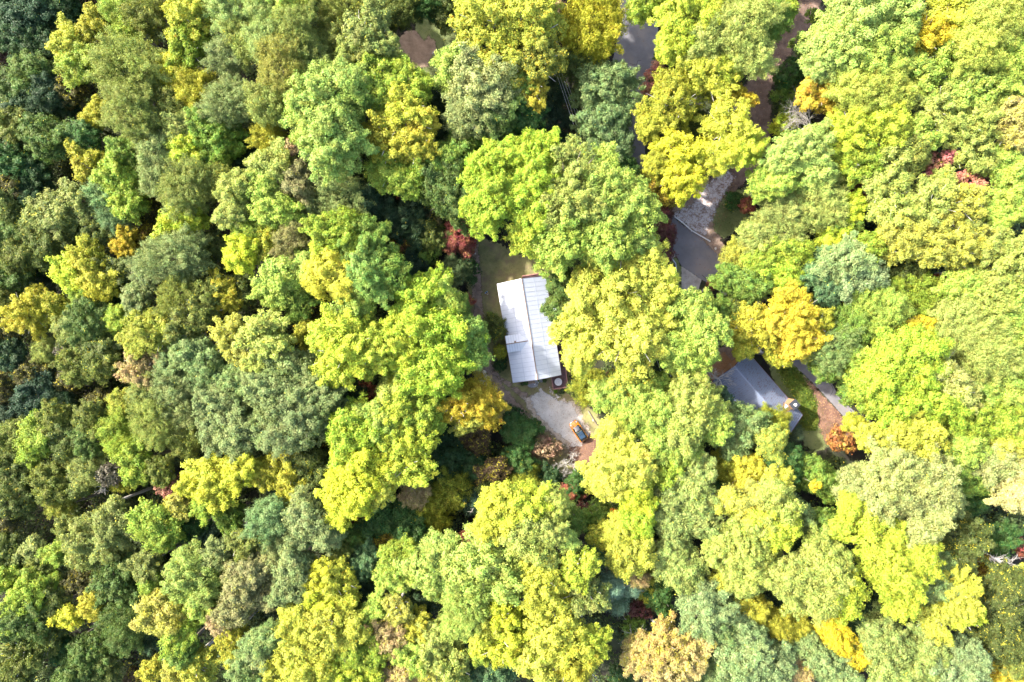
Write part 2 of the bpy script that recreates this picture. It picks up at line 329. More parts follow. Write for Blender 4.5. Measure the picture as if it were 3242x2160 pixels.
# ---- catalogue of trees: zoom-tile column,row then x,y,r(tile px) h(m) colour type
TREES = {
(0,0): """60,60,150,17,DG,A;250,110,160,18,BGD,A;450,70,140,16,DG,A;20,200,110,15,DG,A;55,370,80,9,BRD,S;210,290,140,17,DG,A;350,320,110,16,DG,A;
640,50,120,10,BRO,S;660,180,115,20,YO,O;500,290,125,20,YGo,A;560,460,150,20,YG,A;500,620,120,15,OD,A;230,520,140,18,G,A;340,640,120,17,DG2,A;90,640,140,17,G,A;240,770,140,16,DG2,A;
440,720,130,14,DG,A;90,850,130,18,YOg,A;360,960,155,19,G,A;600,960,115,18,G2,A;130,980,80,15,OD,A;620,1130,140,18,YO,O;100,1120,150,17,G2,A;240,1180,120,15,DG,A;
80,1290,120,16,OD,A;220,1340,110,15,DG,A;370,1480,160,19,LO,A;540,1420,150,19,LO,O;60,1450,130,17,OG,A;910,460,235,24,PO,F;930,790,200,24,PO,F;690,790,100,17,YO,A;
1330,130,200,22,YGo,O;1310,340,150,21,YG,O;1220,510,125,20,YL,A;1350,620,150,20,YO,F;1240,770,130,19,OL,A;830,60,130,20,LG,F;1010,120,150,20,OL,F;900,210,110,19,YG,A;
1600,90,160,22,PL,F;1570,400,140,21,PBG,F;1700,300,150,21,PO,F;1600,720,175,22,PBG,F;1510,960,180,20,BG1,A;1310,1060,150,20,BY,A;1240,880,110,20,PO,A;1090,1060,150,21,PBG,F;1070,1240,110,19,PBG,F;
860,1050,110,18,G1,A;830,1220,150,19,YG2,A;870,1400,130,18,YG2,A;1020,1430,120,12,OD,A;700,1350,95,18,PG,F;780,1510,100,17,PG,F;1320,1300,200,22,PO,F;1520,1250,120,19,OL,F;
1640,1290,130,21,PYG,A;1600,1470,110,21,PYG,A;1250,1530,150,20,BY,A;1690,1100,140,13,DG2,A""",
(1,0): """60,70,150,22,PL,F;230,60,150,22,LG,F;280,270,160,23,PO,F;80,290,150,23,PL,F;200,480,170,24,POY,F;360,400,130,21,PO,F;90,720,160,23,PO,F;230,630,110,19,LG,A;90,950,120,18,YO,F;
640,70,170,19,OL,F;560,260,130,18,OL,F;780,230,175,22,PO,O;875,300,120,21,PO,O;680,360,110,20,PO,O;1000,90,130,15,OG,F;1150,30,120,14,G2,F;1300,60,150,13,OG,A;1430,100,90,12,OG,A;
500,680,225,25,MG,A;390,850,150,24,LG,A;540,950,240,26,MG,A;720,650,120,22,G1,A;860,490,140,20,YG,A;1070,580,130,20,YG,A;850,640,140,21,YG,A;700,520,100,17,OG,A;
1030,770,155,22,YP,O;1140,870,110,21,GY,O;930,980,150,21,YO,O;1110,1010,120,21,YO,O;930,1160,150,19,YG2,A;1060,1240,120,19,YG2,A;1200,660,110,14,DG2,F;1240,860,120,12,DG2,A;
1405,480,150,21,LG,A;1560,600,220,23,PO2,A;1510,800,170,22,PO3,A;1660,830,130,21,G,A;1620,190,230,23,YGo,O;1700,450,150,21,YGo,O;1450,970,150,18,G1,A;1350,1120,160,19,G1,A;1340,1310,180,20,G,A;
1640,1140,170,22,YG3,A;1620,1400,200,24,YG3,A;610,1400,170,17,PBG,F;430,1480,130,16,PBG,F;720,1370,110,15,BGD,A;850,1410,120,12,DG2,A;1050,1370,70,8,RD,S;1040,1500,140,11,DG2,A;1210,1490,80,9,OD,S;
150,1150,160,20,PYG,A;270,1260,130,19,BRG,A;80,1310,150,20,LG,A;150,1460,150,20,LG,A;240,1010,55,18,PK,S;90,1060,100,12,DG2,A;260,1530,70,13,BRG,A""",
(2,0): """130,140,210,23,YGo,O;170,420,180,21,GO,O;60,620,130,19,G1,A;140,640,100,19,GD,O;540,200,225,17,GY2,F;300,70,60,14,PK,S;900,50,120,16,YG,A;450,450,120,14,OG,F;
655,600,175,16,MG2,A;635,850,175,16,MG3,A;705,1020,120,14,MG3,A;775,1140,75,12,G2,A;270,850,120,9,BGD,F;300,640,90,8,DG2,A;340,1000,80,7,DG,S;60,790,140,18,G2,A;
140,1080,160,22,YG3,A;160,1290,180,23,YG3,A;430,1230,190,23,PYG,O;610,1190,140,21,LG,A;400,1420,190,24,PYG,O;690,1350,190,23,LG,A;640,1500,180,22,MG,A;860,1420,150,22,LG,A;120,1460,150,23,YG3,A;
1190,110,210,20,YG4,A;1110,320,130,18,YG4,A;1400,50,120,19,YP,A;1580,190,200,21,PT,F;1340,280,140,19,PT,F;1660,400,130,19,PT,F;1020,390,50,5,G1,S;1010,540,95,5,PR,S;940,620,60,5,PR,S;
1330,540,180,18,YP,O;1470,480,110,17,YG4,A;1100,720,190,18,OY,O;960,830,120,17,OY,A;1530,670,110,14,GDO,O;1500,890,180,19,YP,O;1610,1030,120,18,YG4,A;1230,850,110,11,OG,A;1430,1080,130,18,YP,A;
1150,1050,170,18,YL2,O;1000,1130,105,16,OY,A;1170,1240,150,17,YL2,O;1000,1310,150,9,GDB,A;1740,1270,120,16,LG,A;1620,1410,60,5,RD2,S;1550,1400,80,4,G2,S;990,1520,100,8,RDD,A""",
(3,0): """40,150,130,17,G1,A;110,70,90,16,YG,A;330,110,65,6,G1,S;220,330,80,8,G1,S;150,520,120,8,G2,S;130,650,90,7,G1,S;150,740,60,6,G1,S;620,150,220,22,PLG,A;860,100,190,22,PLG,A;480,330,190,21,PLG,A;
720,360,190,21,LG,A;900,250,130,20,LG,A;370,420,130,19,PLG,A;1060,270,160,20,GD2,O;1260,130,150,20,YP,O;1560,130,190,23,PTY,F;1410,320,170,22,PTY,F;1700,120,120,22,PTY,F;1450,30,110,21,LG,A;
1280,440,80,13,BGD,A;1700,380,130,20,LG,A;1640,540,130,19,LG,A;370,630,140,16,GD3,O;560,610,130,19,PTY,F;720,630,170,20,PTY,F;870,680,130,19,PTY,F;1060,490,150,19,LG,O;930,430,100,19,LG,A;
1310,620,140,19,LG,O;1470,650,140,19,LG,O;1180,760,140,19,PYG,O;1370,870,170,19,PYG,O;1530,770,120,18,PYG,A;1710,770,90,19,TO,O;1670,900,130,19,TO,O;720,870,180,19,YG4,O;550,930,160,19,YG4,O;
860,880,120,19,YG4,A;620,1100,140,18,YG,O;530,1190,100,14,G1,A;100,860,90,7,BY,S;260,1040,190,19,PLG,A;110,1110,130,19,PLG,A;310,1190,140,18,PLG,A;90,1270,100,18,LG,A;810,1130,150,18,PYG,O;
970,1080,130,18,OL,A;790,1260,120,18,PYG,O;1020,930,120,18,LG,O;1140,1180,120,15,RP,S;1360,1250,95,15,RP,S;1530,1330,100,10,BRR,S;660,1330,90,9,BRR,S;1210,1260,80,17,PYG,A;1420,1040,130,18,PYG,O;
1580,1110,110,17,LG,A;1650,1210,130,18,LG,A;1700,1400,130,18,LG,A;1590,1490,100,18,LG,A;290,1400,180,16,PT,F;100,1450,150,15,PT,F;430,1440,110,16,PT,F;570,1440,100,15,BY,A;520,1530,90,14,G1,A;
860,1430,150,19,PYG,O;1110,1420,150,19,PYG,O;1310,1420,140,19,PYO,O""",
(0,1): """100,60,120,17,G,A;290,60,120,17,OG,A;480,60,110,16,OG,A;700,50,120,17,OG,O;150,200,130,18,YOg,A;330,160,130,17,OG,A;80,310,150,17,G,A;260,320,100,12,G2,A;460,200,100,13,DG2,A;
860,110,95,16,GDO,O;1000,70,80,12,GDB,A;960,190,100,13,GDB,A;630,190,130,19,OY,O;550,320,145,19,BY,A;690,360,150,19,YO,A;820,310,120,17,OG,O;600,450,110,17,YG2,A;800,430,110,14,G2,A;
290,450,125,13,PBD,F;50,450,100,15,YOg,A;210,600,165,19,YOo,O;390,560,120,17,OY,A;60,690,100,15,OD,A;620,650,165,20,G,A;490,700,110,18,LO,A;560,770,130,17,OG,A;820,640,100,18,YG,A;
1220,200,215,23,PBG,F;1000,310,95,19,PBG,F;960,490,120,18,PBG,A;1480,150,110,15,OG,A;1670,180,130,20,BY2,A;1700,40,110,19,YG,A;1260,450,170,20,OL,F;1420,510,140,19,OL,O;1090,720,190,21,YOl,O;
950,790,110,19,YOl,O;1310,650,150,20,OL,O;1560,450,130,17,YOo,O;1680,440,110,15,OG,O;90,880,130,15,DG2,A;330,850,95,14,PO,F;450,830,65,13,GB,S;700,850,150,18,OG,A;540,960,130,18,YOg,A;720,950,120,18,YOg,A;
480,1050,90,12,OD,A;240,1000,110,14,OD,A;60,1050,110,14,OD,A;60,1180,100,14,OD,A;260,1130,150,15,BGD,A;410,1220,120,13,BGD,F;260,1290,100,12,BGD,A;50,1300,90,14,PBD,F;
980,980,140,19,TN,O;1120,890,70,17,TN,O;1270,850,110,19,MG2,A;1400,900,150,20,MG2,A;1180,960,110,18,MG2,A;1410,1030,110,17,MG2,A;1600,750,130,20,PYGo,O;1700,850,130,20,PYGo,A;
1030,1130,130,19,PO,F;1210,1120,150,19,PBG,F;1090,1330,170,20,PO,F;1280,1280,140,18,PO3,F;1300,1450,140,17,OL,F;1660,1060,140,19,MG2,A;1560,1250,180,21,PBG2,A;1650,1410,170,21,PBG,A;1500,1400,140,20,PBG2,A;
700,1230,110,15,OD,A;850,1230,100,16,YOl,A;640,1330,115,18,YOg,A;820,1400,150,18,YG,F;880,1500,120,18,YG,F;400,1340,130,18,YOg,A;290,1440,150,19,YG2,A;480,1460,130,18,OG,A;130,1440,120,18,YOg,A;
620,1470,110,18,G,A;230,1540,100,17,YG2,A;50,1540,100,15,OG,A""",
(1,1): """80,120,120,18,YGo,O;250,90,115,19,BRG,F;600,80,180,21,YG,A;490,150,110,20,BY,A;770,130,170,20,G1,A;190,390,170,20,LG,A;330,290,120,19,LG,A;110,440,110,19,LG,A;300,510,120,17,G1,A;
530,330,165,22,YL3,A;770,330,160,22,LG2,A;920,340,130,20,G1,A;480,550,90,11,OD,A;430,700,130,12,OY,A;80,740,170,22,PYG,O;50,890,110,21,PYG,O;700,560,150,20,LG,A;650,820,210,23,YG4,O;820,850,160,22,YG4,O;
550,950,150,21,YG4,O;460,760,90,20,YG4,O;1130,500,180,19,YG3,A;1310,510,120,17,LG,A;1410,560,80,15,G1,A;1260,780,250,20,YG3,A;1000,780,170,22,BY,A;1210,990,200,22,YG3,A;1480,810,150,16,LG2,A;1430,690,110,16,LG2,A;
1020,110,80,8,BRO2,S;1120,30,110,10,DG2,A;1220,60,100,10,OG,A;1400,60,130,10,RD,A;1220,170,80,8,G1,S;1110,250,110,8,BGD,A;1350,310,110,9,PG2,F;1470,300,85,6,DG,S;1250,350,80,8,OD,S;
1470,500,48,5,RD2,S;1650,690,85,6,OG2,F;1630,610,38,4,G1,S;1690,850,50,4,OY,S;1690,930,58,2.5,DG,S;1560,1150,80,5,DG,S;250,960,150,20,PBG2,A;150,1150,190,22,PBG2,A;400,1150,165,21,PBG2,A;290,1340,190,22,PBG2,A;80,1390,140,20,PBG2,A;
620,1160,120,10,DG2,A;790,1150,90,7,RD2,S;1000,1120,140,19,PYG,A;970,1260,150,20,YG4,A;1150,1300,140,19,YG,A;1550,1200,165,16,GDO,F;1400,1240,110,17,GDO,O;1440,1330,90,15,PYO,O;
700,1430,190,21,YG3,A;880,1350,140,20,LG,A;1060,1480,160,20,YG4,O;1300,1480,120,9,DG,A;1520,1460,100,8,BRO,A;700,1290,90,11,G1,A;500,1500,90,10,OD,A""",
(2,1): """110,60,140,22,YG4,A;350,80,220,23,LG,A;660,70,190,23,LG,A;850,70,110,20,MG,A;1000,110,115,8,RDD,A;1050,195,52,3,G2,S;350,400,112,15,G,A;315,560,95,14,G,A;700,420,250,21,YB,O;900,300,180,20,YB,A;
520,450,160,20,YB,A;430,710,150,19,YB,O;790,770,240,22,YB,O;480,870,130,19,YB,A;1060,400,100,19,YB,A;900,560,150,19,YB,A;1000,640,110,18,YB,A;1100,540,90,15,LG,A;1250,600,170,19,LG,A;1360,720,150,20,LG,O;1130,840,140,19,LG,A;1270,860,130,18,LG,A;
1500,360,110,14,G1,A;1640,400,140,15,G1,A;1700,250,110,15,YG,A;1450,580,90,12,G1,A;1560,550,100,12,OG,A;1380,400,40,4,BRR,S;1680,90,140,14,PT,F;1550,180,100,12,PYO,F;1650,680,140,15,YOo,O;1600,840,75,13,OY,O;
540,1090,115,8,OY2,F;440,1120,65,4,OG,S;690,1160,120,16,LG,A;800,1080,130,17,LGo,A;910,1210,160,18,LG,A;990,1100,100,16,G1,A;690,1020,38,9,RD,S;1250,1190,180,20,PYG,A;1180,1370,150,20,PYG,A;1350,1330,130,18,LG,A;
1040,1310,140,19,LG,A;1580,1335,140,14,MG2,A;1560,1440,140,15,MG2,A;1425,1205,85,13,BGD,A;715,1440,130,18,YB,A;850,1330,110,17,LG,A;1010,1470,130,18,LG,A;1170,1520,130,17,LG,A;70,1410,125,7,G2,A;20,1310,80,5,DG,S;235,1520,100,5,BRP,S""",
(3,1): """60,50,160,14,PT,F;150,200,130,15,YG,A;60,330,140,15,YG3,A;330,300,115,15,BG2,A;520,250,170,18,PBG3,A;600,350,140,17,PBG3,A;430,440,100,15,BG2,A;480,60,120,14,BY,A;670,160,120,17,YG,A;
910,80,160,19,PYO,O;1110,110,140,19,PYO,O;1290,140,160,19,PYO,O;1400,50,100,18,OL,O;770,340,100,12,G1,F;960,300,130,14,OG2,F;1050,460,140,15,YG,F;880,430,100,14,YG,F;1170,400,60,12,RB,S;
1330,410,120,18,LG,A;1490,450,160,19,PYG,A;1640,250,180,20,PYG,O;1670,520,150,19,LG,A;1540,130,110,19,PYG,O;1270,680,180,18,PT,F;1420,760,180,19,PT,F;1530,890,170,19,PT,F;1640,760,140,18,LG,A;
170,590,180,17,YGD,O;60,650,120,16,YGD,O;220,780,140,16,YGD,O;340,650,90,15,OY,O;60,850,90,12,OY,O;290,860,75,13,PYO,O;700,580,160,17,LG,F;850,560,110,18,LG,F;600,680,130,16,G1,F;450,840,170,16,MG2,F;
400,960,120,13,G1,A;560,900,100,15,LG,A;1030,700,90,16,GD2,O;920,700,48,14,GD2,O;960,900,210,21,YG3,A;790,1010,170,20,YG3,A;700,1110,150,18,YG,A;1150,1000,180,20,PYG2,O;1110,1190,190,20,YG3,A;
870,1210,170,19,YG3,A;1280,1130,130,19,PYG2,O;570,1120,85,11,G1,A;1500,1100,120,16,LG,A;1650,1110,130,17,LG,A;1430,1220,90,13,G1,A;1700,920,100,17,LG,A;900,1400,180,19,YPo,O;1060,1450,160,19,YPo,O;
720,1450,120,18,YPo,O;600,1350,70,14,OY,A;1380,1340,160,18,YG,A;1590,1350,140,18,YG,A;1350,1490,130,18,LG,A;1660,1490,120,18,PYO,A;510,1470,100,8,ORB,S;15,1355,115,10,OY2,F;190,1430,85,6,PBD,P;20,1490,100,17,LGo,A""",
(0,2): """100,100,140,18,OG,A;90,290,170,19,OG,A;60,420,110,17,OD,A;370,190,140,18,YOg,A;420,320,110,16,YOl,F;630,90,140,18,LO,F;560,210,90,16,OG,A;760,120,85,17,GB,S;830,200,65,13,OY,A;950,50,140,19,YG,A;
1110,110,100,18,YOg,A;1150,220,85,12,DR,S;1500,180,170,20,YP2,A;1330,200,100,19,YP2,A;1660,110,130,20,YP2,A;1450,320,120,18,YG2,A;1590,430,110,14,G1,A;1230,350,90,17,TOY,A;660,590,190,20,LO,A;800,480,140,20,LO,A;
510,530,110,19,YOg,A;400,670,90,18,YG2,A;250,650,90,17,LO,O;800,350,65,17,LO,O;1100,470,160,20,YG2,A;1120,570,100,19,YG2,A;1330,490,110,14,G2,A;1000,760,110,18,LO,A;800,830,150,18,G,A;860,930,120,17,G,A;
60,640,110,17,OG,A;120,720,80,15,OG,O;40,850,90,17,YG2,A;300,790,110,17,YOg,A;240,960,170,20,YG2,A;240,1110,180,20,G,A;130,1190,110,19,YG2,A;390,1010,110,18,OG,A;580,870,110,16,OD,A;650,1030,100,18,YOo,O;480,1110,80,18,YL,O;
180,1360,160,20,YOg,O;330,1280,110,18,OG,O;60,1400,110,18,OG,A;130,1510,110,18,OG,A;450,1340,90,15,G2,A;650,1350,140,16,G,A;560,1500,180,18,G,A;740,1450,110,15,OG,A;900,1110,180,18,G,F;880,1250,120,17,G,F;1030,1230,100,14,DG2,A;
1350,840,190,21,LO2,A;1310,710,110,19,LO2,A;1500,690,110,18,PO3,O;1380,980,130,19,LG,A;1550,860,80,14,OY,A;1140,1090,165,20,TOY,A;1250,1210,140,19,YG2,A;1260,1330,120,18,G1,A;1050,900,90,17,YG2,A;
1450,550,70,12,BGD,A;1700,600,120,18,OL,O;1680,840,130,20,PO4,A;1650,1010,150,20,PO4,A;1510,1130,100,18,PK2,O;1600,1250,100,17,YO,O;1620,1360,95,16,OY,A;1340,1450,145,17,YPo,O;1210,1510,100,17,TOY,O;
1050,1480,80,14,YO,O;950,1530,75,10,BRO,O;1690,1470,120,18,MG2,A;1740,1290,80,18,MG2,A""",
(1,2): """250,110,165,17,YO,O;350,60,120,16,OG,A;60,130,100,17,YO,A;450,180,110,15,OG,A;220,240,110,12,BGD,A;720,130,190,22,YB2,A;620,300,140,21,YB2,A;850,220,120,20,YPo,O;580,440,75,18,YB2,A;1050,80,140,20,YG4,O;
100,430,160,19,PG,F;350,330,90,18,PO3,A;390,470,170,19,PBG,A;510,550,90,17,PBG,A;150,620,120,17,PO3,F;1100,260,95,12,PK2,F;1160,350,130,10,OY,F;1300,60,130,9,DG,A;1350,240,140,10,OY2,F;1220,430,100,9,OY,F;
1470,310,95,9,BGD,A;1640,120,100,10,BRO,A;1620,260,80,10,OG,A;1500,90,100,8,DG,A;900,440,140,11,G2,A;770,440,75,8,RDD,A;680,560,100,11,G1,A;870,590,105,10,GDB,A;1050,490,120,12,G2,A;560,630,90,13,OL,A;1420,580,60,9,RD2,S;1410,690,42,8,RD2,S;
260,750,140,18,PBG,A;240,920,120,18,PBG,A;60,760,95,17,PO4,A;70,950,110,17,PO4,A;760,740,110,13,BG2,A;720,910,90,11,BGD,A;540,870,160,17,YGo,O;430,830,90,17,YL,O;430,980,110,17,YB2,O;1000,690,110,17,YG,A;960,830,115,18,LG,A;
1230,800,180,20,PYG3,A;1280,650,120,19,PYG3,A;1590,740,230,22,PYG3,A;1470,980,170,21,PYG3,F;1400,1130,120,20,PYG3,F;1700,380,150,22,YP,A;1600,510,110,21,YP,A;290,1150,120,19,YPo,A;540,1200,180,20,YPo,O;350,1390,200,20,YPo,A;
660,1350,95,18,YG,A;150,1440,130,18,YPo,O;550,1480,120,18,YG4,A;80,1250,120,19,MG2,A;50,1400,90,18,PBG,A;830,1060,80,16,LG,A;980,1060,90,18,PYGo,O;780,1140,95,15,G1,A;940,1230,130,17,TN,O;960,1360,80,14,BRO,O;900,1510,90,15,TN,O;1040,1510,80,16,TN,O;
810,1320,120,17,YG,A;740,1500,120,17,YG4,A;1130,1180,105,17,YO,O;1230,1270,120,18,PYG,A;1100,1380,120,18,LG,O;1350,1430,135,18,PYG,O;1230,1510,100,17,PYGo,O;1120,1060,90,12,DG2,A;
1690,1090,110,20,YB2,O;1600,1190,120,20,YPo,O;1680,1300,140,21,YB2,O;1560,1320,90,18,YG,A;1650,1480,130,14,BG2,A;1520,1490,100,14,BG2,A""",
(2,2): """50,50,110,8,G2,A;80,150,95,8,OY2,F;250,190,110,7,DG,A;450,190,95,7,G2,A;390,240,60,7,RD2,S;480,290,36,6,RD2,S;720,130,205,20,YB,A;860,70,140,20,YB,A;850,270,140,19,BY2,A;870,430,120,18,YG3,A;1060,60,130,17,YG,A;
1270,140,130,17,LG3,A;1090,280,125,17,LG3,A;1260,270,140,18,LG3,A;1240,430,140,17,LG3,A;1090,470,120,17,LG3,A;1500,80,120,12,OY,A;1640,130,120,15,YOo,O;1390,180,80,10,G2,A;100,350,150,22,YG4,A;300,340,120,21,PYG,A;
80,550,150,22,PYG,A;260,520,100,22,PYG,A;370,580,75,20,PYG3,A;230,700,85,20,PYG,A;420,450,90,15,G1,A;610,430,100,12,G1,F;500,400,60,9,RDD,S;710,400,30,12,OR,S;740,520,105,17,YPo,A;820,690,140,18,YPo,A;610,550,80,15,OY,O;
590,650,85,13,BG2,F;700,910,110,16,PN,P;830,920,80,14,PN,P;740,1040,85,12,PN,P;870,840,65,14,TN,F;1120,620,110,16,LG3,A;1080,740,115,16,LG3,A;1200,790,130,17,LG3,A;1010,970,100,11,G2,A;950,880,100,10,OY,A;900,1060,80,7,RDD,S;
1340,1060,180,19,PBG4,A;1410,1180,110,18,MG2,A;1600,1240,125,18,PBG4,A;1540,1370,150,19,PBG4,A;1670,1450,130,19,PBG4,A;1650,350,150,19,PYGo,A;1490,320,80,18,YPo,O;1600,600,180,20,PYG,A;1720,500,130,20,YG4,A;1450,690,110,18,PYG,O;
1650,810,160,20,PYG,A;1450,870,85,15,YPo,A;1640,1060,105,16,YO,A;210,880,180,22,YPo,O;460,780,120,21,YG4,O;490,950,140,20,PO,O;30,1130,90,17,YG,A;300,1190,210,22,YPo,O;180,1400,150,21,YB,O;430,1400,180,21,YO,O;560,1290,110,20,YG4,O;
850,1170,75,7,G1,S;1030,1300,165,18,ORT,O;1210,1340,150,18,TN2,O;880,1370,120,16,TN2,O;1080,1480,150,18,TN2,O;760,1530,80,8,DG,S;1400,1520,110,16,MG2,A""",
(3,2): """100,60,120,15,G2,A;300,130,120,14,G1,A;420,210,100,14,G1,A;50,170,90,17,YPo,O;330,215,38,17,GD2,S;860,130,210,22,PO2,A;1070,240,200,22,PO2,A;800,310,150,21,PO2,A;1070,490,130,21,PO2,A;590,200,120,18,PO2,A;1240,320,95,18,PO3,A;
1300,100,120,15,G1,A;1440,160,110,15,G1,A;1560,60,130,18,PO2,A;1700,280,130,18,TN3,A;1720,110,110,18,TN3,A;1400,310,100,11,G2,A;1330,600,150,16,OG2,A;1600,580,100,9,G2,A;1400,800,120,9,GDB,A;1730,640,60,7,RD,S;1740,810,60,10,YPo,O;
60,320,140,20,PYG,A;80,500,130,20,YG4,A;230,440,110,16,MG2,A;390,520,130,16,G1,A;570,350,75,20,YG4,A;700,430,140,20,YG4,A;830,570,120,20,YG4,A;500,500,80,19,YG4,O;400,720,160,21,PYG,A;300,880,200,22,PYG,A;500,950,150,21,YG4,A;
850,800,200,22,YG4,A;1050,700,120,21,YG4,A;900,960,120,20,YG4,A;130,860,130,21,PYG,A;1180,770,100,15,MG2,A;1110,900,120,17,MG2,A;1290,990,160,19,YPo,O;1150,1120,120,18,YPo,O;1360,1090,100,18,YG4,O;1560,1050,170,15,OG2,A;
1600,1250,160,15,OG2,A;1620,860,110,14,OG2,A;1690,1400,110,14,OL,A;60,1150,100,15,YO,F;200,1190,95,14,YO,F;430,1200,105,15,GD2,A;560,1390,100,15,GD2,A;490,1300,100,15,GD2,A;250,1310,85,15,PBG4,A;50,1430,130,18,PBG4,A;
380,1430,105,17,PBG4,A;480,1500,110,17,PBG4,A;220,1490,70,16,TN,A;800,1290,170,18,LG3,A;1000,1410,160,18,LG3,A;1100,1270,120,17,LG3,A;850,1480,150,18,LG3,A;1260,1450,180,19,PBG3,A;1410,1410,110,18,PBG3,A;650,1150,80,11,BG2,A;1620,1520,130,13,GDO,O"""}

# ------------------------------------------------------------------ foliage prototypes (instanced by shared mesh data)
def leaves_at(rng, C, N, size, jit=.55, narrow=.62):
    """kite-shaped leaf sprays at centres C with mean normals N"""
    n = len(C)
    Nn = N + rng.normal(0, jit * 1.15, (n, 3)); Nn /= np.linalg.norm(Nn, axis=1)[:, None] + 1e-9
    T = np.cross(Nn, rng.normal(0, 1, (n, 3))); T /= np.linalg.norm(T, axis=1)[:, None] + 1e-9
    B = np.cross(Nn, T); s = (size * rng.uniform(.6, 1.35, n))[:, None]
    bend = Nn * s * rng.uniform(-.15, .25, n)[:, None]
    return np.stack([C - T * s * .55, C + B * s * narrow * .5 + bend, C + T * s * .55, C - B * s * narrow * .5 + bend], 1)
def unit(rng, n, zmin=-1.0):
    z = rng.uniform(zmin, 1, n); a = rng.uniform(0, 2 * math.pi, n); q = np.sqrt(1 - z * z)
    return np.stack([q * np.cos(a), q * np.sin(a), z], 1)
def crown_proto(seed, R_, A_, kind):
    rng = np.random.default_rng(seed)
    if kind == 'A': lf, lobe_r, nl, tuft, per, lo = .225, .25, int(44 + R_ * 8), .56, 31, .48
    elif kind == 'O': lf, lobe_r, nl, tuft, per, lo = .235, .19, int(36 + R_ * 8), .52, 25, .40
    elif kind == 'F': lf, lobe_r, nl, tuft, per, lo = .19, .27, int(40 + R_ * 6), .42, 28, .52
    elif kind == 'S': lf, lobe_r, nl, tuft, per, lo = .24, .38, 16, .34, 14, .5
    D = unit(rng, nl * 3, -.45)
    # spread the lobes: greedy farthest choice
    keep = [0]
    dm = np.linalg.norm(D - D[0], axis=1)
    while len(keep) < nl:
        k = int(np.argmax(dm * rng.uniform(.75, 1, len(D)))); keep.append(k); dm = np.minimum(dm, np.linalg.norm(D - D[k], axis=1))
    D = D[keep]
    ph = rng.uniform(0, 6.28, 6)
    az = np.arctan2(D[:, 1], D[:, 0])
    wob = 1 + .14 * np.sin(2 * az + ph[0]) + .13 * np.sin(3 * az + ph[1]) + .10 * np.sin(5 * az + ph[2])
    rf = (rng.uniform(lo - .08, .86, nl) * wob)[:, None]
    ext = np.array([R_, R_, A_])
    LC = D * ext * rf; LR = R_ * lobe_r * rng.uniform(.5, 1.3, nl)
    if kind == 'A' or kind == 'F':   # filled middle
        m = 7; DC = unit(rng, m, -.2) * ext * .35; LC = np.concatenate([LC, DC]); LR = np.concatenate([LR, np.full(m, R_ * .36)])
    TC = []; TN = []
    for i in range(len(LC)):
        nt_ = max(5, int(4 * math.pi * LR[i] ** 2 * .62 / (tuft * tuft * 1.6)))
        d = unit(rng, nt_, -.75); d = d + .35 * LC[i] / (np.linalg.norm(LC[i]) + 1e-6); d /= np.linalg.norm(d, axis=1)[:, None]
        c = LC[i] + d * LR[i] * rng.uniform(.6, 1.25, nt_)[:, None] * np.array([1, 1, .75])
        ok = np.ones(nt_, bool)
        for j in range(len(LC)):
            if j != i: ok &= np.linalg.norm((c - LC[j]) / np.array([1, 1, .8]), axis=1) > LR[j] * .75
        ok &= ~((c[:, 2] < -.55 * A_))
        TC.append(c[ok]); TN.append(d[ok])
    if kind in 'AOF':
        # leafy boughs that fan out past the lobes and fray the outline
        nb = int((26 if kind == 'A' else 34) + R_ * 7); DB = unit(rng, nb, -.35); azb = np.arctan2(DB[:, 1], DB[:, 0])
        for i in range(nb):
            wb = 1 + .16 * math.sin(2 * azb[i] + ph[3]) + .14 * math.sin(3 * azb[i] + ph[4])
            tip = DB[i] * ext * rng.uniform(.84, 1.30) * wb; L = np.linalg.norm(tip); m = int(L * 3.4)
            tt = rng.uniform(.50, 1.0, m) ** .8; sp = R_ * .15 * (1.15 - tt)
            side = np.cross(tip / L, [0, 0, 1]); side /= np.linalg.norm(side) + 1e-6
            c = tip * tt[:, None] + side * rng.normal(0, 1, m)[:, None] * (sp * 1.5)[:, None] + np.array([0, 0, 1.0]) * (rng.normal(0, .35, m) * sp + .22 * R_ * .3 * np.sin(tt * 3.14))[:, None]
            nn = np.tile(tip / L * .6 + np.array([0, 0, .8]), (m, 1)); TC.append(c); TN.append(nn / np.linalg.norm(nn, axis=1)[:, None])
    TC = np.concatenate(TC); TN = np.concatenate(TN)
    n = len(TC); k = rng.poisson(per, n).clip(4); idx = np.repeat(np.arange(n), k)
    up = np.array([0, 0, .45])
    off = rng.normal(0, 1, (len(idx), 3)); off /= np.linalg.norm(off, axis=1)[:, None]
    tr_ = tuft * rng.uniform(.6, 1.5, n)[idx]
    C = TC[idx] + off * (tr_ * rng.uniform(.2, 1, len(idx)) ** .6 * .8)[:, None] * np.array([1, 1, .75])
    if kind == 'F': C = C + TN[idx] * (rng.uniform(-.5, .9, len(idx)))[:, None] * tuft * 1.3
    N = TN[idx] * .75 + off * .55 + up
    V = leaves_at(rng, C, N, lf, .42 if kind != 'F' else .6, .62 if kind != 'F' else .42)
    hr = np.percentile(np.hypot(V[:, 0, 0], V[:, 0, 1]), 93); V[:, :, :2] *= R_ / hr
    vz = np.percentile(V[:, 0, 2], 98); V[:, :, 2] *= A_ / vz
    return V
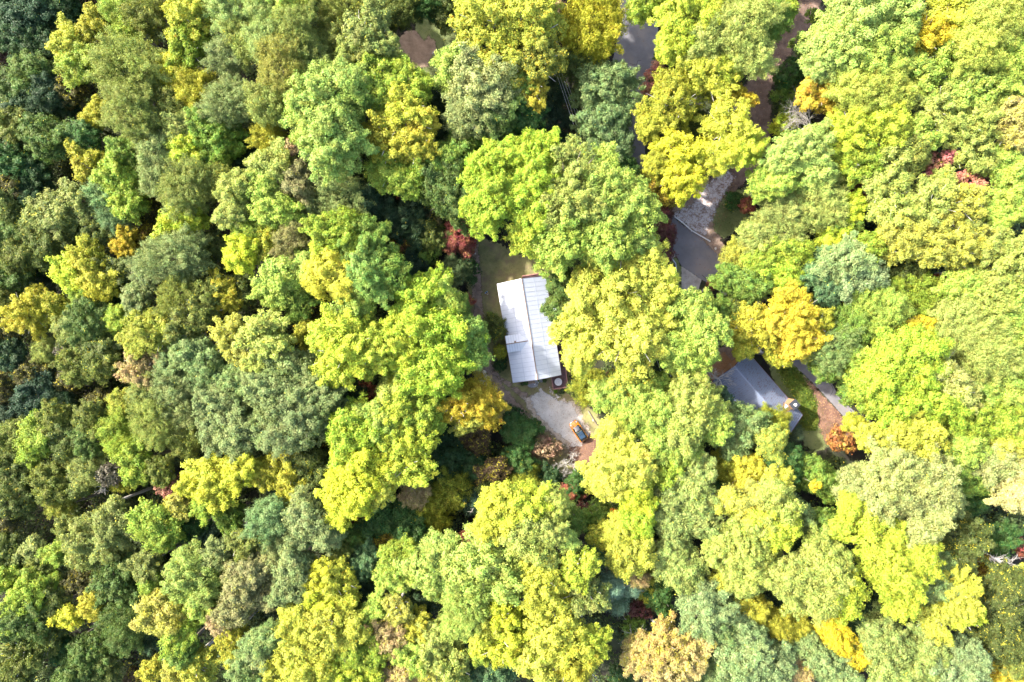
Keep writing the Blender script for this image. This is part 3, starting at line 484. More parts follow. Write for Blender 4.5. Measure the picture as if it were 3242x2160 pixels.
def pine_proto(seed, R_, A_):
    rng = np.random.default_rng(seed); Cs = []; Ns = []
    for t in range(9):
        z = -A_ + 2 * A_ * (t + .3) / 9; rr = R_ * (1.05 - (t / 9.0)) ** .8
        nb = 8 if t < 7 else 6; a0 = rng.uniform(0, 6.28)
        for b in range(nb):
            a = a0 + b * 6.28 / nb + rng.uniform(-.2, .2); L = rr * rng.uniform(.7, 1.15)
            nt_ = max(4, int(L / .33))
            for q in range(nt_):
                s = (q + .6) / nt_; c = np.array([math.cos(a) * L * s, math.sin(a) * L * s, z + .35 * s * s * L * .4])
                m = 26; o = rng.normal(0, .26, (m, 3)); Cs.append(c + o); Ns.append(np.tile([math.cos(a) * .5, math.sin(a) * .5, 1], (m, 1)) + o)
    return leaves_at(rng, np.concatenate(Cs), np.concatenate(Ns), .30, .6, .22)
PROTO = {}
def add_proto(kind, size, R_, A_, seeds):
    for s in seeds:
        V = pine_proto(s, R_, A_) if kind == 'P' else crown_proto(s, R_, A_, kind)
        PROTO.setdefault((kind, size), []).append((quads_mesh('crown_%s' % {'A': 'dense', 'O': 'open', 'F': 'feathery', 'S': 'bushy', 'P': 'pine'}[kind], V, LEAF), R_, A_))
add_proto('A', 'L', 4.6, 4.0, (1, 2, 3, 4, 51, 52)); add_proto('A', 'M', 3.1, 2.9, (5, 6, 7, 8, 53, 54, 55)); add_proto('A', 'S', 1.9, 1.8, (9, 10, 56))
add_proto('O', 'L', 4.6, 3.8, (11, 12, 13, 57)); add_proto('O', 'M', 3.1, 2.8, (14, 15, 16, 58)); add_proto('O', 'S', 1.9, 1.7, (17,))
add_proto('F', 'L', 4.6, 4.0, (21, 22, 23)); add_proto('F', 'M', 3.1, 2.9, (24, 25)); add_proto('F', 'S', 1.9, 1.8, (26,))
add_proto('S', 'S', 1.6, 1.2, (31, 32, 33)); add_proto('P', 'S', 2.4, 3.0, (41, 42))
def pick_proto(kind, r, rng):
    if kind in 'SP': size = 'S'
    else: size = 'L' if r > 3.9 else ('M' if r > 2.3 else 'S')
    L = PROTO[(kind, size)]; return L[rng.integers(len(L))]

# leaf base colours: (r, g, b, share of turning leaves), word
PAL = {
'DG': (.045, .09, .026, 0, 'dark green'), 'DG2': (.055, .098, .042, .02, 'dark green'), 'BGD': (.045, .088, .042, 0, 'dark blue-green'), 'BRD': (.09, .055, .045, 0, 'dark brown'),
'BRO': (.12, .085, .04, .3, 'brown olive'), 'BRO2': (.20, .10, .03, .3, 'rusty brown'), 'OD': (.085, .085, .022, .25, 'dark olive'), 'G': (.10, .155, .032, .03, 'mid green'),
'G1': (.125, .19, .032, .03, 'bright green'), 'G2': (.065, .135, .03, .03, 'deep green'), 'BG1': (.14, .22, .03, .03, 'vivid green'), 'OG': (.11, .145, .03, .15, 'olive green'),
'OG2': (.10, .13, .03, .2, 'yellow-flecked green'), 'YOg': (.14, .17, .028, .12, 'olive yellow-green'), 'YO': (.26, .27, .03, .35, 'golden olive'), 'YGo': (.28, .32, .04, .35, 'orange-flecked yellow-green'),
'YG': (.19, .25, .028, .1, 'yellow-green'), 'YG2': (.18, .245, .03, .08, 'leaf green'), 'YG3': (.23,.31,.03, .05, 'bright yellow-green'), 'YG4': (.28,.335,.035, .18, 'lemon green'),
'BY': (.29, .35, .03, .08, 'acid yellow-green'), 'BY2': (.34,.39,.03, .2, 'bright lemon yellow'), 'YL': (.36, .37, .03, .3, 'yellow'), 'YL2': (.40, .41, .03, .3, 'golden yellow'), 'YL3': (.42, .40, .05, .3, 'pale yellow'),
'YP': (.345, .37, .045, .25, 'soft yellow'), 'YP2': (.32,.34,.035, .2, 'soft yellow'), 'YB': (.375, .39, .065, .08, 'luminous yellow'), 'YB2': (.36,.40,.035, .25, 'strong yellow'), 'YPo': (.30,.33,.05, .32, 'yellow and green'),
'YOo': (.30, .30, .03, .4, 'orange-tinged yellow'), 'YOl': (.22, .24, .035, .12, 'mustard green'), 'OY': (.23, .25, .025, .3, 'ochre'), 'OY2': (.20, .225, .025, .2, 'ochre green'), 'YGD': (.42,.38,.03, .6, 'yellow and orange'),
'GD': (.30, .27, .03, .4, 'gold'), 'GD2': (.48, .42, .02, .55, 'gold'), 'GD3': (.50, .38, .05, .6, 'orange gold'), 'GDO': (.34, .27, .02, .45, 'deep gold'), 'GDB': (.17, .12, .015, .5, 'brown gold'), 'GO': (.17, .20, .035, .4, 'orange-flecked green'),
'GY': (.36, .34, .04, .5, 'amber'), 'GY2': (.34, .33, .025, .25, 'dense golden'), 'LO': (.17, .20, .055, .15, 'light olive'), 'LO2': (.18, .235, .055, .08, 'light green'), 'LG': (.23, .30, .055, .05, 'light green'),
'LG2': (.17, .26, .06, .03, 'fresh green'), 'LG3': (.19, .235, .07, .06, 'grey-tinged light green'), 'LGo': (.19, .25, .05, .35, 'orange-flecked light green'), 'MG': (.205, .275, .065, .02, 'mint green'), 'MG2': (.14, .195, .07, .02, 'soft blue-tinged green'),
'MG3': (.115, .17, .07, .03, 'muted green'), 'PG': (.13, .20, .085, 0, 'pale green'), 'PG2': (.09, .13, .05, .05, 'pale grey-green'), 'PLG': (.25, .32, .085, .03, 'pale lime'), 'PL': (.20, .26, .085, .03, 'pale sage'),
'PYG': (.235, .275, .065, .12, 'pale yellow-green'), 'PYG2': (.30, .32, .10, .08, 'pale lemon green'), 'PYG3': (.235,.30,.07, .03, 'pale lime green'), 'PYGo': (.26, .28, .06, .35, 'orange-flecked pale green'), 'PYO': (.29, .31, .06, .32, 'straw yellow'),
'PO': (.18, .215, .055, .12, 'pale olive'), 'PO2': (.23, .255, .095, .05, 'creamy olive'), 'PO3': (.16, .19, .07, .05, 'grey olive'), 'PO4': (.20, .20, .08, .1, 'beige olive'), 'POY': (.21, .215, .05, .2, 'yellowish olive'), 'OL': (.14, .165, .035, .15, 'olive'),
'PT': (.25, .29, .085, .03, 'pale straw-green'), 'PTY': (.30, .34, .07, .1, 'pale yellow'), 'PBG': (.165,.205,.08, .01, 'pale blue-green'), 'PBG2': (.145, .185, .07, .01, 'greyish green'), 'PBG3': (.17, .225, .10, .01, 'silvery green'), 'PBG4': (.16, .215, .09, .01, 'silver-green'),
'PBD': (.08, .12, .07, 0, 'smoky blue-green'), 'BG2': (.08, .14, .06, .02, 'cool green'), 'PN': (.12, .20, .145, 0, 'pale blue-green'),
'RD': (.17, .05, .04, .05, 'dark red'), 'RD2': (.24, .085, .055, .1, 'brick red'), 'RDD': (.10, .04, .035, 0, 'deep maroon'), 'DR': (.26, .13, .11, 0, 'dusty rose'), 'PR': (.46, .21, .18, .05, 'salmon pink'), 'RP': (.40, .17, .14, .1, 'pinkish red'),
'RB': (.42, .13, .07, .2, 'coral red'), 'PK': (.34, .24, .15, .1, 'dusty pink'), 'PK2': (.30, .23, .13, .15, 'pinkish beige'), 'BRR': (.22, .095, .065, .1, 'rusty red'), 'BRG': (.17, .165, .07, .1, 'brownish olive'), 'BRP': (.25, .17, .125, .05, 'greyish brown'),
'GB': (.10, .09, .07, 0, 'grey-brown'), 'OR': (.55, .20, .02, .5, 'orange'), 'ORB': (.26, .13, .04, .2, 'orange-brown'), 'ORT': (.32, .25, .10, .3, 'orange-tan'), 'TN': (.26, .20, .10, .15, 'tan'), 'TN2': (.30, .25, .11, .25, 'sandy tan'),
'TN3': (.34, .32, .15, .05, 'cream'), 'TO': (.33, .30, .10, .3, 'peachy tan'), 'TOY': (.28, .27, .06, .3, 'tawny yellow'),
}
KINDN = {'A': ('broadleaf_tree', 'broadleaf tree'), 'O': ('open_crowned_tree', 'open-crowned tree'), 'F': ('feathery_tree', 'feathery tree'), 'P': ('pine_tree', 'pine'), 'S': ('shrub', 'shrub')}
GAIN = 1.0
E_ = []
for (c_, r_), s_ in TREES.items():
    for e in s_.replace('\n', '').split(';'):
        a = e.strip().split(','); x, y, r, h = map(float, a[:4]); u, v = tl(c_, r_, x, y)
        E_.append([u, v, r / 2.178, h, a[4], a[5]])
FAM = {}
for i, g in enumerate(["LG LG2 LG3 LGo MG PYG PYG2 PYG3 PLG PYGo LO LO2 PYO", "YG YG2 YG3 YG4 BY BY2 YGo YB YB2 YP YP2 YL YL2 YL3 YO YOl YPo YOo YOg", "G G1 G2 OG OG2 MG2 MG3 OD DG DG2 BGD BG2 OY OL", "PBG PBG2 PBG3 PBG4 PO PO2 PO3 PO4 PL PT", "GD GD2 GD3 GDO GDB GO GY2 YGD"]):
    for c in g.split(): FAM[c] = i
def merge_crowns(E, f, cap, ext):
    p = list(range(len(E))); mem = {i: [i] for i in p}; prs = []
    K = [(FAM.get(e[4], e[4]), 'A' if e[5] in 'AO' else e[5]) for e in E]
    for i in range(len(E)):
        for j in range(i + 1, len(E)):
            a, b = E[i], E[j]
            if K[i] != K[j] or abs(a[3] - b[3]) > 2.5: continue
            q = math.hypot(a[0] - b[0], a[1] - b[1]) / (a[2] + b[2])
            if q < f: prs.append((q, i, j))
    for q, i, j in sorted(prs):
        if p[i] == p[j]: continue
        m = mem[p[i]] + mem[p[j]]
        if len(m) > cap: continue
        cx = sum(E[k][0] for k in m) / len(m); cy = sum(E[k][1] for k in m) / len(m)
        if max(math.hypot(E[k][0] - cx, E[k][1] - cy) + E[k][2] for k in m) > ext: continue
        a, b = p[i], p[j]
        for k in mem[b]: p[k] = a
        mem[a] = m; del mem[b]
    return list(mem.values())
GROUPS = merge_crowns(E_, .85, 5, 210)
for g in GROUPS: g.sort(key=lambda k: -E_[k][2])

# ---- labels
LMK = [(1675, 1043, 'the white-roofed house', 300), (1832, 1365, 'the orange car', 190), (2400, 1250, 'the grey-roofed house', 260), (1700, 1300, 'the gravel lot', 170), (2210, 700, 'the white gravel drive', 200), (2010, 180, 'the top asphalt road', 220),
       (1310, 180, 'the tan dirt clearing', 220), (2420, 300, 'the brown dirt trail', 230), (2200, 850, 'the road bend', 200), (2640, 1250, 'the lower right lane', 200)]
def dirword(du, dv):
    a = math.degrees(math.atan2(-dv, du)) % 360
    return ['right of', 'up and right of', 'above', 'up and left of', 'left of', 'down and left of', 'below', 'down and right of'][int((a + 22.5) // 45) % 8]
COLN = ['at the far left', 'left of centre-left', 'left of the middle', 'just left of centre', 'just right of centre', 'right of the middle', 'toward the right', 'at the far right']
def region(u, v):
    cx = min(7, max(0, int(u / 3242 * 8))); ry = min(5, max(0, int(v / 2160 * 6)))
    hh = ['far left', 'left', 'centre-left', 'mid-left', 'mid-right', 'centre-right', 'right', 'far right'][cx]
    vv = ['top', 'upper', 'upper-middle', 'lower-middle', 'lower', 'bottom'][ry]
    return '%s %s of photo' % (vv, hh)
USED = {}
INFO = []
for gi, g in enumerate(GROUPS):
    W = sum(E_[k][2] ** 2 for k in g); u = sum(E_[k][0] * E_[k][2] ** 2 for k in g) / W; v = sum(E_[k][1] * E_[k][2] ** 2 for k in g) / W
    ext = max(math.hypot(E_[k][0] - u, E_[k][1] - v) + E_[k][2] for k in g)
    m = E_[g[0]]; INFO.append((u, v, ext, m[3], PAL[m[4]][4], KINDN[m[5]][1], m[5]))
def desc(i):
    u, v, ext, h, cw, kw, t = INFO[i]
    if t == 'S': s = 'small' if ext < 40 else 'broad'
    else: s = 'small' if ext < 58 else ('medium' if ext < 105 else 'large')
    low = 'low ' if (h <= 10 and t != 'S') else ''
    return '%s %s%s %s' % (s, low, cw, kw)
def make_label(i):
    u, v = INFO[i][:2]; d = desc(i); cand = []
    near = sorted((math.hypot(u - a, v - b), a, b, n, lim) for a, b, n, lim in LMK)
    for dd, a, b, n, lim in near:
        if dd < lim: cand.append('%s %s %s' % (d, dirword(u - a, v - b), n)); break
    nb = sorted((math.hypot(u - INFO[j][0], v - INFO[j][1]), j) for j in range(len(INFO)) if j != i)[:7]
    for _, j in nb: cand.append('%s %s a %s one, %s' % (d, dirword(u - INFO[j][0], v - INFO[j][1]), INFO[j][4], region(u, v)))
    for q in range(0, 6):
        for q2 in range(q + 1, 7):
            j, k = nb[q][1], nb[q2][1]; cand.append('%s between %s and %s ones, %s' % (d, INFO[j][4], INFO[k][4], region(u, v)))
    for c in cand:
        if len(c.split()) <= 16 and c not in USED: USED[c] = 1; return c
    return cand[0]
# order so a landmark phrase goes to the tree nearest it
LABELS = {}
for i in sorted(range(len(GROUPS)), key=lambda i: min(math.hypot(INFO[i][0] - a, INFO[i][1] - b) / lim for a, b, n, lim in LMK)): LABELS[i] = make_label(i)

# ---- trunk with limbs to every bough
def limb_pts(rng, a, b, n=5, wob=.12, rise=.15):
    a = np.array(a, float); b = np.array(b, float); L = np.linalg.norm(b - a); pts = []
    for i in range(n):
        t = i / (n - 1); p = a + (b - a) * t; p = p + rng.normal(0, wob * L * .25, 3) * math.sin(math.pi * t); p[2] += -rise * L * math.sin(math.pi * t) * .5
        pts.append(tuple(p))
    return pts
def build_tree(gi):
    g = GROUPS[gi]; u, v, ext, h, cw, kw, t = INFO[gi]; rng = np.random.default_rng(1000 + gi)
    nm = KINDN[t][0]
    if t == 'A' and E_[g[0]][4] in ('RD', 'RDD'): nm = 'maple_tree'
    lobes = []
    for q, k in enumerate(g):
        lu, lv, lr, lh, lc, lt = E_[k]
        x0, y0 = P(lu, lv, 12)[:2]; gzz = gz(x0, y0); top = gzz + lh
        r = lr * (H0 - top + 3) / FPX
        pq = P(lu, lv, top * .7); r *= 1.0 if in_zone([pq.x], [pq.y], r * .8)[0] else (1.13 if lu > 900 else 1.0)
        if lt == 'S': a = max(.6, min(r * .8, lh * .55))
        else: a = min(r * .92, lh * .36)
        zc = top - a; p = P(lu, lv, zc); lobes.append((p, r, a, lc, lt))
    W = sum(l[1] ** 2 for l in lobes); bx = sum(l[0].x * l[1] ** 2 for l in lobes) / W; by = sum(l[0].y * l[1] ** 2 for l in lobes) / W
    bx += rng.normal(0, .4); by += rng.normal(0, .4)
    for _ in range(9):
        if not in_zone([bx], [by], .4)[0]: break
        q_ = math.hypot(bx, by) + 1e-6; bx += bx / q_ * .7; by += by / q_ * .7
    base = Vector((bx, by, gz(bx, by) - .1)); root = empty(nm, base)
    if t != 'S': nm2 = 'trees of the autumn forest'
    else: nm2 = 'shrubs along the clearings'
    tag(root, LABELS[gi], 'shrub' if t == 'S' else 'tree', nm2)
    tb = MB(); zmin = min(l[0].z - l[2] * .5 for l in lobes) - base.z; hgt = h
    fork = np.array([rng.normal(0, .25), rng.normal(0, .25), max(.5, zmin * .92)])
    tr = .06 + .016 * hgt if t != 'S' else .05
    tb.tube([(0, 0, 0), (fork[0] * .4, fork[1] * .4, fork[2] * .5), tuple(fork)], [tr, tr * .78, tr * .62], 8)
    for (p, r, a, lc, lt) in lobes:
        lp = np.array(p - base); tgt = lp + np.array([0, 0, a * .25])
        tb.tube(limb_pts(rng, fork, tgt), [tr * .6, tr * .5, tr * .38, tr * .28, tr * .18], 6, cap=False)
        nt_ = 7 if lt in 'AF' else (15 if lt == 'O' else 5)
        for s in range(nt_):
            d = unit(rng, 1, -.1)[0]; st = fork + (tgt - fork) * rng.uniform(.45, .95); en = lp + d * np.array([r, r, a]) * rng.uniform(.80, 1.04)
            rr = tr * (.22 if lt != 'O' else .36); tb.tube(limb_pts(rng, st, en, 4, .25, .1), [rr, rr * .75, rr * .5, rr * .18], 4, cap=False)
    tb.build('trunk', BARK if t not in 'O' else BARK2, root, smooth=True)
    crown = None
    for q, (p, r, a, lc, lt) in enumerate(lobes):
        me, Rp, Ap = pick_proto(lt, r, rng); o = bpy.data.objects.new('crown' if q == 0 else 'bough', me); COL.objects.link(o)
        asp = rng.uniform(.92, 1.09)
        o.location = p - base; o.rotation_euler = (0, 0, rng.uniform(0, 6.28)); o.scale = (r / Rp * asp, r / Rp / asp, a / Ap)
        c = list(PAL[lc]); j = rng.uniform(.93, 1.07); c[3] *= 1.0
        if any(k_ in c[4] for k_ in ('green', 'yellow', 'olive', 'lime')) and 'orange' not in c[4] and 'brown' not in c[4]: c[0] = min(c[0], c[1] * 1.0)
        dk = DARK if lc in DARKS else 1.0; c[:3] = [q_ * dk for q_ in c[:3]]; o.color = (min(.62, c[0] * j * 1.24), min(.60, c[1] * j * 1.24), c[2] * 1.0 + .006, c[3])
        if q == 0: crown = o; o.parent = root
        else:
            o.parent = crown; o.matrix_parent_inverse = crown.matrix_basis.inverted()
    return root
DARK = .72; DARKS = 'G G2 OG OG2 DG DG2 BGD OD YOg BRD BRO GDB PBD'.split()
BARK2 = bark_mat('light_bark', (.30, .28, .25), (.55, .52, .48))
for gi in range(len(GROUPS)): build_tree(gi)
# the wood just beyond the frame, whose shadows and crowns reach in: one mass
def wood_edge():
    rb = random.Random(8); VV = []; tb = MB()
    RING = [(u_, v_) for v_ in (-135, -340) for u_ in range(-300, 3500, 210)] + [(u_, v_) for u_ in (-140, -350) for v_ in range(80, 2400, 220)]
    for u_, v_ in RING:
        u_ += rb.uniform(-30, 30); v_ += rb.uniform(-20, 15); h = rb.uniform(17, 21); r = rb.uniform(3.9, 4.7); x0, y0 = P(u_, v_, 12)[:2]; g0 = gz(x0, y0); p = P(u_, v_, g0 + h - r)
        me, Rp, Ap = rb.choice(PROTO[('A', 'M')] + PROTO[('O', 'M')]); n = len(me.vertices); co = np.empty(n * 3, np.float32); me.vertices.foreach_get('co', co); V = co.reshape(-1, 4, 3) * (r / Rp)
        a = rb.uniform(0, 6.28); V = np.stack([V[..., 0] * math.cos(a) - V[..., 1] * math.sin(a), V[..., 0] * math.sin(a) + V[..., 1] * math.cos(a), V[..., 2]], -1) + np.array(p); VV.append(V)
    me = quads_mesh('woodland_edge', np.concatenate(VV), LEAF); o = bpy.data.objects.new('woodland_edge', me); COL.objects.link(o); o.color = (.22, .28, .04, .08)
    tag(o, 'continuing autumn wood just beyond the top and left edges', 'wood', kind='stuff')
wood_edge()

# ---- bare trees and broken branches
def bare_tree(u, v, ztop, rad, label, name='dead_tree', seed=0, lean=(0, 0), gens=4, mat=None, spread=1.0, az=None):
    rng = np.random.default_rng(seed); p = P(u, v, ztop * .75); g = gz(p.x, p.y)
    root = empty(name, (p.x - lean[0], p.y - lean[1], g)); tag(root, label, 'dead tree')
    fork = np.array([lean[0] * .7, lean[1] * .7, (ztop - g) * .55]); tb = MB(); tw = MB()
    r0 = .05 + .009 * ztop
    tb.tube([(0, 0, 0), tuple(fork * .5 + rng.normal(0, .1, 3) * [1, 1, 0]), tuple(fork)], [r0 * 1.3, r0, r0 * .8], 7)
    def grow(pt, d, L, r, gen):
        n = 4; pts = [pt]; dd = d.copy()
        for i in range(n):
            dd = dd + rng.normal(0, .16, 3); dd[2] += .05; dd /= np.linalg.norm(dd); pts.append(pts[-1] + dd * L / n)
        rs = [r * (1 - .17 * i) for i in range(n + 1)]
        (tb if gen == 0 else tw).tube([tuple(q) for q in pts], rs, 5 if gen < 2 else 3, cap=False)
        if gen < gens - 1:
            for i in range(1, n + 1):
                for s in range(1 if i < n else 2):
                    nd = dd + rng.normal(0, .62, 3); nd /= np.linalg.norm(nd); grow(pts[i], nd, L * rng.uniform(.45, .7), max(.014, rs[i] * .6), gen + 1)
    nb = 6
    for b in range(nb):
        a = (b / nb * 6.28 + rng.uniform(-.3, .3)) if az is None else az + rng.uniform(-.8, .8)
        d = np.array([math.cos(a), math.sin(a), .55 * spread]); d /= np.linalg.norm(d); grow(fork + np.array([0, 0, rng.uniform(-.6, .6)]), d, rad * .62, r0 * .5, 0)
    tb.build('trunk', mat or PALE, root, smooth=True); tw.build('branches', mat or PALE, root, smooth=True)
def bl(dx, dy): return (dx, dy)
bare_tree(2598, 375, 15, 5.2, 'sprawling white bare tree beside the brown dirt trail', seed=3, gens=4, az=2.9, lean=(1.5, 0))
bare_tree(1793, 1472, 6.5, 2.7, 'grey leafless tree at the foot of the gravel lot', seed=4, mat=BARK2)
bare_tree(2280, 1200, 9, 3.0, 'grey leafless tree reaching over the grey roof', seed=5, gens=4)
bare_tree(3165, 1772, 16, 4.6, 'bleached bare tree in the lower right gap', seed=6, gens=3, az=-.6, lean=(-1, .5))
bare_tree(1500, 1612, 14, 1.9, 'crooked white broken branch above low bushes below the gravel lot', seed=7, gens=2)
bare_tree(670, 2050, 17, 2.3, 'grey bare tree near the bottom left edge', seed=8, gens=3)
bare_tree(252, 1564, 17, 2.0, 'thin bare tree in the dark gap at lower left', seed=9, gens=3)
bare_tree(748, 1685, 17, 1.9, 'spiky bare treetop over the dark hollow, lower centre-left', seed=10, gens=3)
bare_tree(2020, 2055, 17, 3.2, 'pale bare limbs among orange-tan foliage at bottom centre-right', seed=11, gens=3)
bare_tree(1845, 468, 8, 1.8, 'small bare tree under the overhead wires', seed=12, gens=3)
bare_tree(3100, 840, 20, 3.0, 'pale bare limbs poking out at the right edge', seed=13, gens=3, az=3.4)
# ---- forest floor growth too thick to count
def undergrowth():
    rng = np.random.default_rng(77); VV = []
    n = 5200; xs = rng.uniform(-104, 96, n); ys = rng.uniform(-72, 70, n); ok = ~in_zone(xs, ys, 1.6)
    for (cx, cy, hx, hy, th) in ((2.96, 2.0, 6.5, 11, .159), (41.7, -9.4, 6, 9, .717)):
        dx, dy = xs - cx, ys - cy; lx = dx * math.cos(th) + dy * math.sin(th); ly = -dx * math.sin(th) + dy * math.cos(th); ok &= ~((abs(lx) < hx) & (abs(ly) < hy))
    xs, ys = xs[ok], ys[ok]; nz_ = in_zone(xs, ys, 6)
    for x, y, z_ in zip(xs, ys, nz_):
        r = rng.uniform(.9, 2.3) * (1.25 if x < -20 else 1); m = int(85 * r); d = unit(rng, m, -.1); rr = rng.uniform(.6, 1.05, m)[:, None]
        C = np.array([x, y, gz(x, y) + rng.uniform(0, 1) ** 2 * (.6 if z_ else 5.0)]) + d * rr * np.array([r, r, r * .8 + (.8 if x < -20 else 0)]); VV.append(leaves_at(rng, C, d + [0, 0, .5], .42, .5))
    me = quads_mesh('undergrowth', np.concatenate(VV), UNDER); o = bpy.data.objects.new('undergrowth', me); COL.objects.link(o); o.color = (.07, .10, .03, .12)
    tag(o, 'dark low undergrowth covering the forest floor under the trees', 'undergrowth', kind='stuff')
undergrowth()

# ------------------------------------------------------------------ building materials
M_roof = simple('white_metal_roof', (.62, .66, .74), .42, .15, .05, 1.2)
M_rib = simple('roof_seam', (.36, .41, .50), .5, .2, .05)
M_roof2 = simple('grey_roof', (.18, .215, .30), .55, .1, .08, 2)
M_rib2 = simple('grey_roof_seam', (.11, .125, .17), .6, .1, .08)
M_rust = simple('rusty_ridge', (.20, .14, .11), .7, 0, .3, 9)
M_trim = simple('brown_trim', (.10, .055, .045), .7)
M_cedar = simple('cedar_siding', (.36, .20, .10), .75, 0, .25, 5)
M_brown = simple('brown_siding', (.22, .13, .085), .8, 0, .2, 4)
M_deck = simple('stained_deck', (.125, .065, .07), .65, 0, .25, 3)
M_rail = simple('stained_rail', (.30, .15, .13), .7, 0, .2, 4)
M_gap = simple('deck_gap', (.03, .02, .02), .9)
M_glass = simple('window_glass', (.03, .04, .05), .06, 0, .05, 3, .8)
M_whitep = simple('white_paint', (.74, .75, .77), .5)
M_flash = simple('galvanised_flashing', (.62, .63, .65), .35, .5)
M_grey = simple('grey_plastic', (.50, .49, .53), .6)
M_metal = simple('grey_metal', (.42, .43, .45), .4, .6)
M_stone = simple('field_stone', (.45, .39, .33), .9, 0, .25, 4)
M_dark = simple('dark_metal', (.05, .055, .065), .45, .4)
M_wood = simple('weathered_post', (.24, .20, .16), .85, 0, .25, 6)
def prism_roof(L, Wd, ze, zr, th, mat, rib, pitch, parent, name='roof', laps=True, rng=None):
    """one roof: two slopes with raised seams; local x across, y along"""
    hw = Wd / 2; mb = MB(); sl = math.hypot(hw, zr - ze); nx_, nz = (zr - ze) / sl, hw / sl
    for s in (-1, 1):
        e0 = Vector((s * hw, -L / 2, ze)); e1 = Vector((s * hw, L / 2, ze)); r0 = Vector((0, -L / 2, zr)); r1 = Vector((0, L / 2, zr))
        dn = Vector((-s * nx_ * 0, 0, -th)); vs = [e0, e1, r1, r0, e0 + dn, e1 + dn, r1 + dn, r0 + dn]
        f = [(0, 1, 2, 3), (7, 6, 5, 4), (0, 4, 5, 1), (0, 3, 7, 4), (1, 5, 6, 2)]
        if s < 0: f = [tuple(reversed(q)) for q in f]
        mb.add(vs, f)
        n = int(L / pitch)
        for i in range(n + 1):
            y = -L / 2 + .04 + (L - .08) * i / n
            a = Vector((s * (hw - .01), y, ze + .012)); b = Vector((s * .07, y, zr - .05 + .012)); mb.beam(a, b, .04, .045, 1)
        if laps:
            t = .5; mb.beam(Vector((s * hw * t, -L / 2 + .03, zr + (ze - zr) * t + .008)), Vector((s * hw * t, L / 2 - .03, zr + (ze - zr) * t + .008)), .05, .02, 1)
    return mb.build(name, [mat, rib], parent)
# ---------------- the white-roofed house
TH = math.radians(9.15); HC = Vector((2.965, 1.994, 0)); house = empty('house', HC, TH)
tag(house, 'long house with white metal gable roof, dormer and brown deck', 'house')
ZE, ZR, HL, HW = 3.6, 6.4, 17.3, 8.5
rf = prism_roof(HL, HW, ZE, ZR, .10, M_roof, M_rib, .76, house)
mb = MB(); mb.box(-3.85, 3.85, -8.2, 8.2, 0, ZE - .12)
for s in (-1, 1):   # gable triangles
    y = s * 8.2; mb.add([(-3.85, y, ZE - .12), (3.85, y, ZE - .12), (0, y, ZR - .28), (-3.85, y - s * .15, ZE - .12), (3.85, y - s * .15, ZE - .12), (0, y - s * .15, ZR - .28)], [(0, 1, 2), (5, 4, 3), (0, 2, 5, 3), (1, 4, 5, 2)])
mb.build('wall', M_brown, house)
mb = MB(); mb.beam((0, -8.66, ZR + .02), (0, 8.66, ZR + .02), .17, .05, 0); rc = mb.build('ridge_cap', M_rust, rf)
mb = MB()
for s in (-1, 1):
    mb.box(*sorted((s * 4.256, s * 4.30)), -8.68, 8.68, ZE - .22, ZE - .01)
    for e in (-1, 1): mb.beam((s * 4.25, e * 8.67, ZE - .09), (0, e * 8.67, ZR - .09), .03, .2)
mb.build('fascia', M_trim, house)
def window(x, y, z, nx, w_, h_, parent, mat=M_whitep):
    fr = MB(); gl = MB(); d = .04
    if nx: # wall faces +-x
        for (a0, a1, b0, b1) in ((-w_ / 2 - .07, w_ / 2 + .07, h_ / 2, h_ / 2 + .07), (-w_ / 2 - .07, w_ / 2 + .07, -h_ / 2 - .07, -h_ / 2), (-w_ / 2 - .07, -w_ / 2, -h_ / 2, h_ / 2), (w_ / 2, w_ / 2 + .07, -h_ / 2, h_ / 2), (-.02, .02, -h_ / 2, h_ / 2)):
            fr.box(*sorted((x, x + nx * .06)), y + a0, y + a1, z + b0, z + b1)
        gl.box(*sorted((x, x + nx * .03)), y - w_ / 2, y + w_ / 2, z - h_ / 2, z + h_ / 2)
    else:
        s = 1 if y > 0 else -1
        for (a0, a1, b0, b1) in ((-w_ / 2 - .07, w_ / 2 + .07, h_ / 2, h_ / 2 + .07), (-w_ / 2 - .07, w_ / 2 + .07, -h_ / 2 - .07, -h_ / 2), (-w_ / 2 - .07, -w_ / 2, -h_ / 2, h_ / 2), (w_ / 2, w_ / 2 + .07, -h_ / 2, h_ / 2), (-.02, .02, -h_ / 2, h_ / 2)):
            fr.box(x + a0, x + a1, *sorted((y, y + s * .06)), z + b0, z + b1)
        gl.box(x - w_ / 2, x + w_ / 2, *sorted((y, y + s * .03)), z - h_ / 2, z + h_ / 2)
    f = fr.build('window', mat, parent); gl.build('pane', M_glass, f)
for y in (-6, -2.5, 2, 6): window(-3.853, y, 2.0, -1, 1.1, 1.1, house); window(3.853, y, 2.2, 1, 1.2, 1.1, house)
window(-1.8, -8.203, 2.0, 0, 1.2, 1.1, house); window(1.2, -8.203, 2.0, 0, 1.2, 1.1, house); window(0, 8.203, 2.2, 0, 1.6, 1.2, house)
mb = MB(); mb.box(3.853, 3.91, -4.8, -3.85, .95, 3.0); dr = mb.build('door', M_trim, house); mb = MB(); mb.box(3.91, 3.96, -4.7, -4.62, 1.9, 2.02); mb.build('handle', M_metal, dr)
